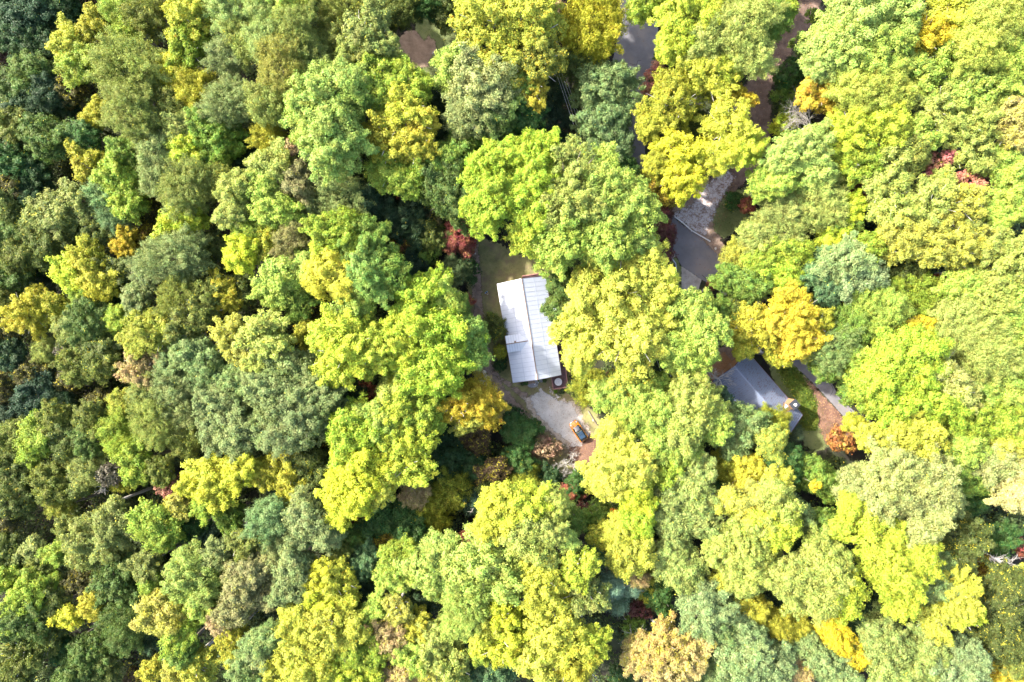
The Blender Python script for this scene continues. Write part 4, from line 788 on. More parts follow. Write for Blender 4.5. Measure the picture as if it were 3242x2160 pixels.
# dormer: ridge runs east-west at local y=-1.9
YD, DW, ZDe, ZDr = -1.9, 1.45, 5.15, 6.05
def mainz(x): return ZE + (ZR - ZE) * (1 - abs(x) / (HW / 2))
mb = MB(); xe = -4.28; xr = -(HW / 2) * (1 - (ZDr - ZE) / (ZR - ZE)) + .05; xv = -(HW / 2) * (1 - (ZDe - ZE) / (ZR - ZE)) + .05
for s in (-1, 1):
    A = Vector((xe, YD + s * DW, ZDe)); B = Vector((xe, YD, ZDr)); C = Vector((xr, YD, ZDr)); D = Vector((xv, YD + s * DW, ZDe)); dn = Vector((0, 0, -.08))
    f = [(0, 1, 2, 3), (7, 6, 5, 4), (0, 4, 5, 1), (0, 3, 7, 4)]
    if s > 0: pass
    else: f = [tuple(reversed(q)) for q in f]
    mb.add([A, B, C, D, A + dn, B + dn, C + dn, D + dn], f)
    for i in range(6):
        t = i / 5.6; x = xe + .04 + (xv - xe) * t * 1.0
        mb.beam((x, YD + s * (DW - .02), ZDe + .015), (x, YD + s * .05, ZDr - .02 + .015), .04, .035, 1)
dm = mb.build('dormer', [M_roof, M_rib], house)
mb = MB(); mb.box(-3.95, xv, YD - DW + .18, YD + DW - .18, 3.5, ZDe - .05); mb.add([(-3.95, YD - DW + .18, ZDe - .05), (-3.95, YD + DW - .18, ZDe - .05), (-3.95, YD, ZDr - .15)], [(0, 2, 1)]); mb.build('dormer_wall', M_brown, dm)
mb = MB(); mb.beam((xe, YD, ZDr + .02), (xr - .1, YD, ZDr + .02), .16, .04); mb.build('dormer_ridge', M_rust, dm)
mb = MB()
for s in (-1, 1): mb.beam((xr + .1, YD, ZDr + .03), (xv + .02, YD + s * (DW + .03), ZDe + .03), .16, .03)
mb.build('valley_flashing', M_whitep, dm)
wf = MB(); wf.box(-3.99, -3.955, YD - .5, YD + .5, 4.0, 5.0); f_ = wf.build('dormer_window', M_glass, dm)
mb = MB(); mb.tube([(-2.75, YD + .2, 5.5), (-2.75, YD + .2, 6.6)], .12, 10); mb.tube([(-2.75, YD + .2, 6.6), (-2.75, YD + .2, 6.72)], .18, 10); mb.build('stove_pipe', M_rust, house, bevel=.01)
# small eastern porch gable
mb = MB(); YP_, PW, x0, x1, zp0, zp1 = 2.75, .85, 2.75, 5.35, 3.95, 4.62
xr2 = (HW / 2) * (1 - (zp1 - ZE) / (ZR - ZE)) - .05; xv2 = (HW / 2) * (1 - (zp0 - ZE) / (ZR - ZE)) - .05
for s in (-1, 1):
    vs = [Vector((x1, YP_ + s * PW, zp0)), Vector((x1, YP_, zp1)), Vector((xr2, YP_, zp1)), Vector((xv2, YP_ + s * PW, zp0))]
    f = [(0, 1, 2, 3), (7, 6, 5, 4), (0, 4, 5, 1), (0, 3, 7, 4)]
    if s < 0: f = [tuple(reversed(q)) for q in f]
    mb.add(vs + [q + Vector((0, 0, -.07)) for q in vs], f)
pg = mb.build('porch_roof', M_roof, house); mb = MB()
for s in (-1, 1): mb.beam((xr2 - .02, YP_, zp1 + .03), (xv2 - .02, YP_ + s * (PW + .02), zp0 + .03), .13, .05); mb.beam((xv2, YP_ + s * (PW + .02), zp0 + .01), (x1, YP_ + s * (PW + .02), zp0 + .01), .1, .06)
mb.build('porch_trim', M_trim, pg)
mb = MB()
for s in (-1, 1): mb.box(5.05, 5.17, YP_ + s * .75 - .06, YP_ + s * .75 + .06, .9, 3.88)
mb.build('porch_post', M_trim, house)
# deck in an L round the east side
def deck_boards(x0, x1, y0, y1, along='x', z=.9):
    mb = MB(); n = int((y1 - y0 if along == 'x' else x1 - x0) / .14)
    for i in range(n):
        if along == 'x':
            a = y0 + (y1 - y0) * i / n; mb.box(x0, x1, a + .006, a + (y1 - y0) / n - .006, z - .04, z)
        else:
            a = x0 + (x1 - x0) * i / n; mb.box(a + .006, a + (x1 - x0) / n - .006, y0, y1, z - .04, z)
    mb.box(x0 + .03, x1 - .03, y0 + .03, y1 - .03, z - .25, z - .045, 1)
    for px in (x0 + .15, x1 - .15):
        for k in range(int((y1 - y0) / 2.4) + 1): mb.box(px - .07, px + .07, min(y1 - .2, y0 + .1 + k * 2.4), min(y1 - .2, y0 + .1 + k * 2.4) + .14, 0, z - .25, 1)
    return mb
dk = deck_boards(2.5, 5.2, -11.05, -8.3); dk2 = deck_boards(3.9, 5.3, -8.28, 7.55)
for q in (dk2, deck_boards(3.9, 6.0, 7.57, 9.5), deck_boards(.3, 3.88, 8.3, 9.5)): dk.add(q.v, q.f); dk.m[-len(q.m):] = q.m
deck = dk.build('deck', [M_deck, M_gap], house)
def railing(a, b, parent, z=.9, h=.95):
    mb = MB(); a = Vector((*a, z)); b = Vector((*b, z)); L = (b - a).length; n = max(1, round(L / 1.7)); d = (b - a) / L
    mb.beam(a + Vector((0, 0, h)), b + Vector((0, 0, h)), .14, .04); mb.beam(a + Vector((0, 0, .15)), b + Vector((0, 0, .15)), .05, .07)
    for i in range(n + 1):
        p = a + d * L * i / n; mb.box(p.x - .05, p.x + .05, p.y - .05, p.y + .05, z, z + h - .02)
    k = int(L / .16)
    for i in range(k):
        p = a + d * L * (i + .5) / k; mb.box(p.x - .018, p.x + .018, p.y - .018, p.y + .018, z + .15, z + h - .03)
    mb.build('railing', M_rail, parent)
for a, b in (((2.55, -8.4), (2.55, -11.0)), ((2.55, -11.0), (5.15, -11.0)), ((5.15, -11.0), (5.25, -8.3)), ((5.25, -8.3), (5.25, 1.9)), ((5.25, 3.6), (5.25, 7.6)), ((5.95, 7.6), (5.95, 9.45)), ((5.95, 9.45), (.35, 9.45))): railing(a, b, deck)
# stove etc. ; round table on the deck
tp = P(1767.8, 1209.6, 1.65); tb_ = empty('patio_table', (tp.x, tp.y, .9)); tag(tb_, 'round pale grey patio table standing on the brown deck', 'table')
mb = MB(); mb.lathe([(.62, .70), (.66, .715), (.66, .74), (.64, .75), (.05, .752), (.02, .752)], 40); mb.build('tabletop', M_grey, tb_, smooth=False)
mb = MB(); mb.lathe([(.024, .753), (.035, .775), (.0, .78)], 12); mb.build('umbrella_hole_cap', M_dark, tb_)
for k in range(4):
    a = k * math.pi / 2 + .5; mb = MB(); mb.tube([(.5 * math.cos(a), .5 * math.sin(a), 0), (.42 * math.cos(a), .42 * math.sin(a), .7)], .022, 8); mb.build('leg', M_metal, tb_)
# satellite dishes
def dish(u, v, z, rz, label, seed):
    p = P(u, v, z); root = empty('satellite_dish', (p.x, p.y, 0), rz); tag(root, label, 'satellite dish', 'satellite dishes at the gable end')
    M = Matrix.Translation((0, 0, z)) @ Matrix.Rotation(R(52), 4, 'X')
    mb = MB(); mb.lathe([(.0, .0), (.15, .012), (.28, .045), (.38, .09), (.385, .085), (.28, .035), (.15, .0), (.0, -.012)], 28, 0, M); mb.build('reflector', M_metal, root, smooth=True)
    mb = MB(); a = M @ Vector((0, -.36, .08)); b = M @ Vector((0, -.30, .62)); mb.tube([a, b], .022, 6); mb.build('arm', M_whitep, root)
    mb = MB(); mb.tube([b + Vector((0, 0, -.02)), M @ Vector((0, -.2, .56))], .055, 10); mb.box(b.x - .07, b.x + .07, b.y - .05, b.y + .05, b.z - .06, b.z + .06); mb.build('receiver', M_whitep, root)
    mb = MB(); mb.tube([(0, .25, 0), (0, .25, z * .7), M @ Vector((0, 0, -.03))], .035, 8); mb.build('mast', M_metal, root)
dish(1700, 1208.2, 1.9, R(-38), 'left grey satellite dish with white arm below the roof end', 1)
dish(1713.2, 1204.6, 1.9, R(-52), 'right grey satellite dish, partly tucked under the eave', 2)
# ---------------- stones and bed plants near the deck
def rock(u, v, s, label, seed, mat=None, group='stones edging the gravel lot'):
    rng = np.random.default_rng(seed); p = P(u, v, .05); mb = MB(); n = 9
    mb.lathe([(s * .75, -.02), (s, s * .2), (s * .8, s * .55), (s * .35, s * .75)], n)
    mb.v = [(x * rng.uniform(.8, 1.2) * 1.1, y * rng.uniform(.75, 1.15), z * rng.uniform(.85, 1.15)) for x, y, z in mb.v]
    o = mb.build('stone', mat or M_stone, None, bevel=s * .08); o.location = (p.x, p.y, .02); o.rotation_euler.z = rng.uniform(0, 6.28); tag(o, label, 'stone', group)
M_wst = simple('pale_stone', (.62, .58, .54), .9, 0, .15, 4)
for i, (x, y, s, lb) in enumerate([(1185, 685, .14, 'small stone beside the deck post, nearest the deck'), (1215, 780, .17, 'long reddish stone at the deck corner'), (1255, 835, .13, 'grey stone beside the deck corner'), (1220, 900, .20, 'rounded tan stone below the deck corner'),
        (1320, 920, .19, 'tan stone right of the rounded tan stone'), (1315, 975, .17, 'flat brown stone below the paired tan stones'), (1495, 1040, .17, 'pale stone midway along the gravel edge'), (1570, 1120, .27, 'largest cream stone at the gravel edge'), (1660, 1135, .16, 'flat stone right of the largest cream stone')]):
    rock(1660 + x / 14.71, 1180 + y / 14.71, s, lb, 50 + i, M_wst if i in (6, 7) else None)
for i, (x, y, s) in enumerate([(670, 770, .35), (700, 830, .28), (770, 950, .3), (790, 1010, .4), (850, 1060, .33), (890, 1110, .4), (680, 1110, .42), (640, 1160, .3), (560, 1190, .36), (590, 1260, .38), (530, 1240, .3), (530, 1330, .35), (720, 1030, .33)]):
    rock(1490 + x / 15.68, 1130 + y / 15.68, s, 'pale grey rock in the rubble left of the dirt track', 80 + i, M_wst, 'rubble rocks beside the dirt track')
rock(2265.5, 787, .22, 'white rock on the verge right of the white gravel drive', 97, M_wst, 'lone rocks'); rock(2482, 1160, .22, 'small white rock in the yard behind the grey-roofed house', 98, M_wst, 'lone rocks'); rock(1505, 803, .16, 'small white stone on the grass near the dark red maple', 99, M_wst, 'lone rocks')
rock(1878.5, 1331, .22, 'tan rock at the bank right of the orange car', 96, None, 'lone rocks')
def slab():
    mb = MB(); p = P(1687, 1220.5, 0); n = 14; rng = np.random.default_rng(5); mb.lathe([(1.0, 0), (1.0, .07), (.93, .10)], n)
    mb.v = [(x * .92 * (1 + .1 * math.sin(3 * math.atan2(y, x))), y * .40, z) for x, y, z in mb.v]; o = mb.build('stone_slab', simple('slate', (.27, .27, .30), .8, 0, .2, 3)); o.location = (p.x, p.y, .02); o.rotation_euler.z = .08; tag(o, 'grey stone slab in front of the satellite dish', 'slab')
slab()
mb = MB(); p = P(1684, 1210, 0)
for i in range(4):
    for j in range(2): mb.box(-.75 + i * .38, -.75 + i * .38 + .34, -.3 + j * .32, -.3 + j * .32 + .28, 0, .08)
o = mb.build('brick_step', simple('tan_brick', (.36, .25, .20), .9, 0, .25, 6)); o.location = (p.x, p.y, .02); o.rotation_euler.z = TH; tag(o, 'low tan brick step below the white roof end', 'step')
def plant(u, v, r, col, label, n=120, name='leafy_plant', grp='garden plants by the house', seed=0):
    rng = np.random.default_rng(seed); a = rng.uniform(0, 6.28, n); q = rng.uniform(.1, 1, n) ** .6
    C = np.stack([np.cos(a) * q * r, np.sin(a) * q * r, .1 + r * .6 * (1 - q * q) + rng.uniform(0, .08, n)], 1); N = np.stack([np.cos(a) * q, np.sin(a) * q, np.full(n, .9)], 1)
    me = quads_mesh(name, leaves_at(rng, C, N, .16, .35, .6), LEAF); o = bpy.data.objects.new(name, me); COL.objects.link(o); p = P(u, v, .2); o.location = (p.x, p.y, 0); o.color = (*col, .02); tag(o, label, 'plant', grp)
plant(1759, 1239, .36, (.17, .34, .03), 'small bright green plant at the deck corner, left of the pair', seed=1)
plant(1793, 1234.5, .36, (.17, .34, .03), 'small bright green plant at the deck corner, right of the pair', seed=2)
plant(1666, 1213, .42, (.11, .19, .05), 'green bed plant below the white roof left of the brick step', seed=3); plant(1655, 1215, .4, (.09, .16, .05), 'leftmost bed plant below the white roof', seed=4)
plant(1706, 1207, .26, (.14, .22, .04), 'small plant between the two satellite dishes', seed=5); plant(1724, 1204.5, .45, (.10, .16, .04), 'bed plant right of the satellite dishes', seed=6)
plant(1780, 1240, .5, (.07, .12, .05), 'grey-green plant between the two bright green plants', seed=7); plant(1771, 1249, .5, (.09, .12, .06), 'sprawling dull plant between deck and largest stone', seed=8)
mb = MB(); mb.beam(P(1636, 1217.5, .08), P(1661, 1216.5, .08), .14, .14); o = mb.build('bed_edging', M_wood); tag(o, 'short timber edging of the bed below the roof', 'edging')

# ---------------- grey-roofed house
h2 = empty('house', (42.45, -9.83, 0), math.radians(41.07)); tag(h2, 'house with grey-blue leaf-strewn roof and brick-brown chimney', 'house')
L2, W2, E2, R2 = 14.7, 7.9, 3.4, 5.9
rf2 = prism_roof(L2, W2, E2, R2, .1, M_roof2, M_rib2, .34, h2, laps=False)
mb = MB(); mb.beam((0, -L2 / 2, R2 + .02), (0, L2 / 2, R2 + .02), .22, .05); mb.build('ridge_cap', M_roof2, rf2)
mb = MB(); mb.box(-3.5, 3.5, -6.9, 6.9, 0, E2 - .12)
for s in (-1, 1):
    y = s * 6.9; mb.add([(-3.5, y, E2 - .12), (3.5, y, E2 - .12), (0, y, R2 - .3), (-3.5, y - s * .15, E2 - .12), (3.5, y - s * .15, E2 - .12), (0, y - s * .15, R2 - .3)], [(0, 1, 2), (5, 4, 3), (0, 2, 5, 3), (1, 4, 5, 2)])
mb.build('wall', M_cedar, h2)
mb = MB()
for s in (-1, 1):
    mb.box(*sorted((s * 3.956, s * 4.0)), -L2 / 2 - .02, L2 / 2 + .02, E2 - .2, E2 - .01)
    for e in (-1, 1): mb.beam((s * 3.95, e * (L2 / 2 + .02), E2 - .09), (0, e * (L2 / 2 + .02), R2 - .09), .03, .2)
mb.build('fascia', simple('dark_red_trim', (.14, .03, .03), .6), h2)
for y in (-4.5, 0, 4.5): window(3.503, y, 2, 1, 1.1, 1.1, h2); window(-3.503, y, 2, -1, 1.1, 1.1, h2)
mb = MB(); mb.box(-3.6, 1.5, 7.0, 9.2, .3, .42); 
for x in (-3.5, -1, 1.4): mb.box(x - .06, x + .06, 9.05, 9.17, .42, 1.4)
mb.box(-3.6, 1.5, 9.05, 9.17, 1.36, 1.44)
for i in range(24): mb.box(-3.5 + i * .205, -3.46 + i * .205, 9.09, 9.13, .5, 1.36)
mb.build('porch', M_cedar, h2)
# chimney at the east eave near the south end, with a cricket behind it
inv = Matrix.Rotation(-math.radians(41.07), 3, 'Z')
def to2(u, v, z): return inv @ (P(u, v, z) - Vector((42.45, -9.83, 0)))
ct = to2(2240 + 1290 / 4.6125, 1080 + 918 / 4.6125, 6.3); cx, cy = 3.35, ct.y
ch = MB(); hw_ = .62; ch.box(cx - hw_, cx + hw_, cy - hw_, cy + hw_, 0, 6.15); cho = ch.build('chimney', M_cedar, h2)
mb = MB(); mb.box(cx - hw_ - .08, cx + hw_ + .08, cy - hw_ - .08, cy + hw_ + .08, 6.152, 6.26); mb.build('chimney_cap', M_dark, cho, bevel=.02)
mb = MB(); mb.lathe([(.18, 6.262), (.18, 6.5), (.26, 6.5), (.26, 6.58), (.1, 6.64)], 20, 0, Matrix.Translation((cx, cy, 0))); mb.build('flue', M_whitep, cho, smooth=False)
mb = MB(); zc_ = lambda x: E2 + (R2 - E2) * (1 - x / 3.95)
x_ = cx - hw_; mb.add([(x_, cy - hw_, zc_(x_) + .02), (x_, cy + hw_, zc_(x_) + .02), (x_, cy, zc_(x_) + .62), (x_ - .98, cy, zc_(x_ - .98) + .02)], [(0, 2, 3), (2, 1, 3), (0, 1, 2)]); mb.build('cricket', M_flash, cho)

# ---------------- guard rails, posts, pole, wires
def rail_fence(pts, label, name='guard_rail', h=.75, mat=M_whitep, post=2.2, two=True):
    root = empty(name, P(*pts[0], 0)); tag(root, label, 'guard rail'); b0 = P(*pts[0], 0); rl = MB(); ps = []
    q = [P(u, v, h) for u, v in pts]
    for i in range(len(q) - 1):
        a, b = q[i] - b0, q[i + 1] - b0; rl.beam(a, b, .12, .10)
        if two: rl.beam(a - Vector((0, 0, .35)), b - Vector((0, 0, .35)), .07, .12)
        n = max(1, round((b - a).length / post))
        for k in range(n + (1 if i == len(q) - 2 else 0)): ps.append(a + (b - a) * k / n)
    rl.build('rail', mat, root)
    for p_ in ps:
        mb = MB(); mb.box(p_.x - .055, p_.x + .055, p_.y - .055, p_.y + .055, 0, h - .052); mb.build('post', mat, root)
rail_fence([(2106, 656), (2130, 681), (2160, 703), (2192, 731), (2249, 764)], 'white two-rail guard rail between asphalt road and white gravel drive')
rail_fence([(2104, 778), (2121, 806), (2140, 836), (2143, 880)], 'thin grey handrail on the grass left of the road bend', 'handrail', 1.0, M_metal, 1.8)
for i, (pu, pv, r_, zt_, lb) in enumerate([(1381, 201, .055, 4.6, 'tallest thin white pole beside the tan dirt clearing'), (1376, 196, .035, 3.4, 'shorter grey pole close to the tallest white pole'), (1421, 172, .05, 3.2, 'thin white pole half hidden by foliage, right of the clearing')]):
    p = P(pu, pv, 0); root = empty('metal_pole', p); tag(root, lb, 'pole', 'poles on the upper lawn'); mb = MB(); mb.tube([(0, 0, 0), (0, 0, zt_)], r_, 10); mb.build('pole', M_whitep if i != 1 else M_metal, root)
    mb = MB(); mb.lathe([(r_ * 1.4, zt_), (r_ * 1.4, zt_ + .05), (r_ * .5, zt_ + .09)], 10); mb.build('pole_cap', M_whitep, root)
pt = P(2118, 1194, 10.2); up = empty('utility_pole', (pt.x, pt.y, 0)); tag(up, 'wooden utility pole with grey transformer among trees left of the grey-roofed house', 'utility pole')
mb = MB(); mb.tube([(0, 0, 0), (0, 0, 10.2)], [.16, .12], 12); mb.build('post', M_wood, up)
wd = Vector((P(1776, 220, 9.8) - P(1882, 510, 9.8))); wdn = wd.normalized(); wn = Vector((-wdn.y, wdn.x, 0))
mb = MB(); mb.beam(wn * -1.1 + Vector((0, 0, 9.8)), wn * 1.1 + Vector((0, 0, 9.8)), .1, .12); mb.build('cross_arm', M_wood, up)
mb = MB(); mb.lathe([(.24, 8.6), (.26, 8.65), (.26, 9.3), (.2, 9.4)], 16, 0, Matrix.Translation(wdn * .4)); mb.build('transformer', M_grey, up)
for o_ in (-.95, -.35, .35, .95):
    mb = MB(); mb.lathe([(.03, 9.86), (.055, 9.9), (.055, 9.98), (.02, 10.02)], 10, 0, Matrix.Translation(wn * o_)); mb.build('insulator', M_whitep, up)
for i, o_ in enumerate((-.55, -.2, .2, .55)):
    a = Vector((pt.x, pt.y, 10.0)) + wn * o_ * 1.6; b = Vector((*P(1694, -6, 10.0)[:2], 10.0)) + wn * o_
    mb = MB(); mb.tube([a.lerp(b, t / 16) - Vector((0, 0, 1.6 * 4 * (t / 16) * (1 - t / 16))) for t in range(17)], .02, 5, cap=False)
    o = mb.build('power_line', simple('wire', (.80, .80, .80), .5) if i == 0 else bpy.data.materials['wire']); tag(o, ['leftmost', 'second from left', 'second from right', 'rightmost'][i] + ' overhead wire above the dark trees left of the road', 'wire', 'overhead wires')
# curved stone edging by the concrete apron
root = empty('stone_edging', P(2216, 944)); tag(root, 'curved low stone edging below the concrete apron', 'stone edging'); b0 = P(2216, 944)
q = [(2214, 950), (2216, 938), (2219, 928), (2225, 919), (2232, 913), (2240, 908)]; rng_ = random.Random(3)
mb = MB()
for i in range(len(q) - 1):
    for k in range(3):
        p = P(*q[i]).lerp(P(*q[i + 1]), k / 3) - b0; mb.lathe([(.13, 0), (.15, .15), (.1, .24)], 7, 0, Matrix.Translation(p) @ Matrix.Rotation(rng_.random() * 3, 4, 'Z'))
mb.build('stone_row', M_stone, root)
mb = MB(); q2 = [P(u + 3, v + 1, .034) for u, v in q]
for i in range(len(q2) - 1):
    a, b = q2[i], q2[i + 1]; n = Vector((-(b - a).y, (b - a).x, 0)).normalized() * .35; mb.add([a, b, b - n, a - n], [(0, 1, 2, 3)])
# logs lying at the right bank of the lot
o = MB().tube([P(1862, 1301, .15), P(1885, 1338, .15), P(1899, 1353, .15)], [.11, .1, .07], 7).build('fallen_branch', BARK, smooth=True); tag(o, 'long fallen branch on the bank right of the orange car', 'branch')
o = MB().tube([P(1707, 1364, .12), P(1722, 1374, .12)], .07, 6).build('fallen_branch', BARK, smooth=True); tag(o, 'short fallen branch on the left bank of the gravel lot', 'branch')

# ---------------- the orange car
car = empty('car', (*P(1832.1, 1365.4, .8)[:2], .03), math.radians(34.05)); tag(car, 'orange hatchback with black roof parked on the gravel', 'car')
def paint(name, c, rough=.22, coat=.8):
    t = NT(name); t.b.inputs['Base Color'].default_value = (*c, 1); t.b.inputs['Roughness'].default_value = rough; t.b.inputs['Coat Weight'].default_value = coat; t.b.inputs['Coat Roughness'].default_value = .05
    f = t.noise(40, 2, t.obj()); t.l(t.ramp(f, [(.3, tuple(x * .95 for x in c)), (.7, tuple(min(1, x * 1.04) for x in c))]), t.b.inputs['Base Color']); return t.m
M_or = paint('orange_paint', (1.0, .35, .01), .3); M_blk = paint('black_paint', (.012, .013, .017), .15); M_cg = paint('car_glass', (.01, .014, .02), .05); M_sun = paint('sunroof_glass', (.03, .06, .11), .2, .5)
M_tyre = simple('tyre_rubber', (.02, .02, .02), .85); M_rim = simple('alloy_rim', (.5, .5, .52), .3, .8); M_head = simple('headlight_glass', (.80, .82, .85), .12, .1); M_tail = simple('tail_light', (.45, .02, .01), .2); M_chr = simple('chrome', (.75, .76, .8), .12, .9)
def loft(st, mats, name, parent, bev=0, sub=2, n=None):
    """st: list of (y, [(x,z)...half profile bottom->top centre]); mirrored; lofted"""
    vs = []; fs = []; m = len(st[0][1])
    for y, pr in st:
        for x, z in pr: vs.append((x, y, z))
        for x, z in reversed(pr[:-1]): vs.append((-x, y, z))
    k = 2 * m - 1
    for i in range(len(st) - 1):
        for j in range(k - 1): fs.append((i * k + j, i * k + j + 1, (i + 1) * k + j + 1, (i + 1) * k + j))
        fs.append((i * k + k - 1, i * k, (i + 1) * k, (i + 1) * k + k - 1))
    fs.append(tuple(range(k))); fs.append(tuple((len(st) - 1) * k + j for j in range(k))[::-1])
    mb = MB(); mb.add(vs, fs); return mb.build(name, mats, parent, smooth=True, sub=sub)
def bp(w_, zb, zt, cr): return [(w_ * .86, zb), (w_ * .97, zb + .12), (w_, zb + .32), (w_ * .985, zt - .12), (w_ * .90, zt), (w_ * .45, zt + cr * .8), (0, zt + cr)]
body = loft([(-1.96, bp(.66, .34, .74, .02)), (-1.92, bp(.76, .24, .86, .02)), (-1.75, bp(.84, .20, .93, .02)), (-1.2, bp(.87, .18, .95, .02)), (0, bp(.87, .18, .93, .02)), (.75, bp(.87, .18, .93, .03)), (1.2, bp(.865, .18, .90, .05)), (1.65, bp(.83, .20, .84, .05)), (1.88, bp(.74, .24, .74, .04)), (1.96, bp(.62, .34, .62, .03))], M_or, 'body', car)
def cp(w0, w1, z0, z1): return [(w0, z0), (w0 * .5 + w1 * .5 + .015, (z0 + z1) / 2), (w1, z1), (w1 * .5, z1 + .03), (0, z1 + .04)]
cab = loft([(-1.86, cp(.70, .52, .90, .93)), (-1.72, cp(.75, .57, .90, 1.30)), (-1.45, cp(.78, .60, .90, 1.385)), (-.6, cp(.79, .625, .90, 1.41)), (.15, cp(.79, .62, .90, 1.38)), (.42, cp(.78, .60, .90, 1.27)), (.95, cp(.70, .56, .90, .95)), (1.02, cp(.64, .50, .90, .93))], M_cg, 'windows', car)
mb = MB(); rr = [(-.50, .28), (-.44, .36), (.44, .36), (.50, .28)]
def plate(w0, y0, y1, z, th=.03, rc=.12, n=5):
    pts = []
    for (cx, cy, a0) in ((w0 - rc, y1 - rc, 0), (-w0 + rc, y1 - rc, 90), (-w0 + rc, y0 + rc, 180), (w0 - rc, y0 + rc, 270)):
        for k in range(n): a = R(a0 + 90 * k / (n - 1)); pts.append((cx + rc * math.cos(a), cy + rc * math.sin(a)))
    m = len(pts); zz = z if callable(z) else (lambda x, y: z)
    vs = [(x, y, zz(x, y)) for x, y in pts] + [(x, y, zz(x, y) - th) for x, y in pts]; c = [(0, (y0 + y1) / 2, zz(0, (y0 + y1) / 2))]
    mb = MB(); mb.add(vs + c, [(i, (i + 1) % m, 2 * m) for i in range(m)] + [(i, i + m, (i + 1) % m + m, (i + 1) % m) for i in range(m)]); return mb
zr_ = lambda x, y: 1.452 - .035 * (x / .6) ** 2 - .02 * abs(y + .6) ** 2
ro = plate(.60, -1.70, .14, lambda x, y: zr_(x, y), .06, .2).build('roof', M_blk, car, smooth=False)
plate(.46, -1.35, -.02, lambda x, y: zr_(x, y) + .012, .02, .1).build('sunroof', M_sun, ro)
mb = MB(); mb.beam((-.5, -.03, zr_(.5, 0) + .014), (.5, -.03, zr_(.5, 0) + .02), .06, .02); mb.beam((-.52, -.03, zr_(.5, 0) + .012), (-.49, -1.35, zr_(.5, -1.3) + .012), .035, .02); mb.build('roof_trim', M_chr, ro)
mb = MB(); mb.beam((-.46, -.66, zr_(.4, -.6) + .018), (.46, -.66, zr_(.4, -.6) + .018), .05, .02); mb.build('sunroof_bar', M_blk, ro)
for s in (-1, 1):
    mb = MB()
    for k in range(7):
        y0 = 1.06 + k * .105; y1 = y0 + .105; f = lambda y: .93 + .035 - .12 * max(0, (y - 1.0)) ** 1.6 + .0
        mb.beam((s * .36, y0, f(y0) + .015), (s * .36 - s * .01, y1, f(y1) + .015), .07, .01)
    mb.build('bonnet_stripe', M_blk, body)
    mb = MB(); mb.lathe([(.02, .05), (.10, .045), (.14, .01), (.145, -.05)], 18, 0, Matrix.Translation((s * .60, 1.66, .80)) @ Matrix.Rotation(R(-38), 4, 'X') @ Matrix.Scale(1.25, 4, (0, 1, 0))); mb.build('headlight', M_head, car, smooth=True)
    mb = MB(); mb.box(s * .70 - .07, s * .70 + .07, -1.93, -1.83, .66, .86); mb.build('tail_light', M_tail, car, bevel=.03)
    mb = MB(); mb.box(s * .98 - .10, s * .98 + .10, .50, .62, .92, 1.05); mb.box(*sorted((s * .80, s * .90)), .53, .58, .94, .98); mb.build('mirror', M_blk, car, bevel=.03)
    mb = MB(); mb.box(s * .865, s * .885, -.35, -.20, .74, .77) if s > 0 else mb.box(-.885, -.865, -.35, -.20, .74, .77); mb.build('door_handle', M_chr, car)
    for y in (-1.22, 1.27):
        M = Matrix.Translation((s * .76, y, .31)) @ Matrix.Rotation(R(90), 4, 'Y')
        mb = MB(); mb.lathe([(.20, -.1), (.30, -.1), (.31, -.05), (.31, .05), (.30, .1), (.20, .1)], 24, 0, M); wh = mb.build('wheel', M_tyre, car, smooth=True)
        mb = MB(); mb.lathe([(.05, -.112), (.195, -.105), (.195, .105), (.05, .112)], 16, 0, M); mb.build('rim', M_rim, wh)
mb = MB(); mb.tube([(-.42, 1.955, .66), (-.2, 1.995, .69), (0, 2.0, .70), (.2, 1.995, .69), (.42, 1.955, .66)], .035, 8); mb.build('grille_bar', M_chr, car)
mb = MB(); mb.box(-.40, .40, 1.93, 1.99, .42, .62); mb.build('grille', M_blk, car, bevel=.02)
mb = MB(); mb.box(-.10, .02, .93, 1.12, .985, 1.0) if False else mb.box(-.66, -.60, .98, 1.12, .955, .975); mb.build('wiper', M_blk, car)

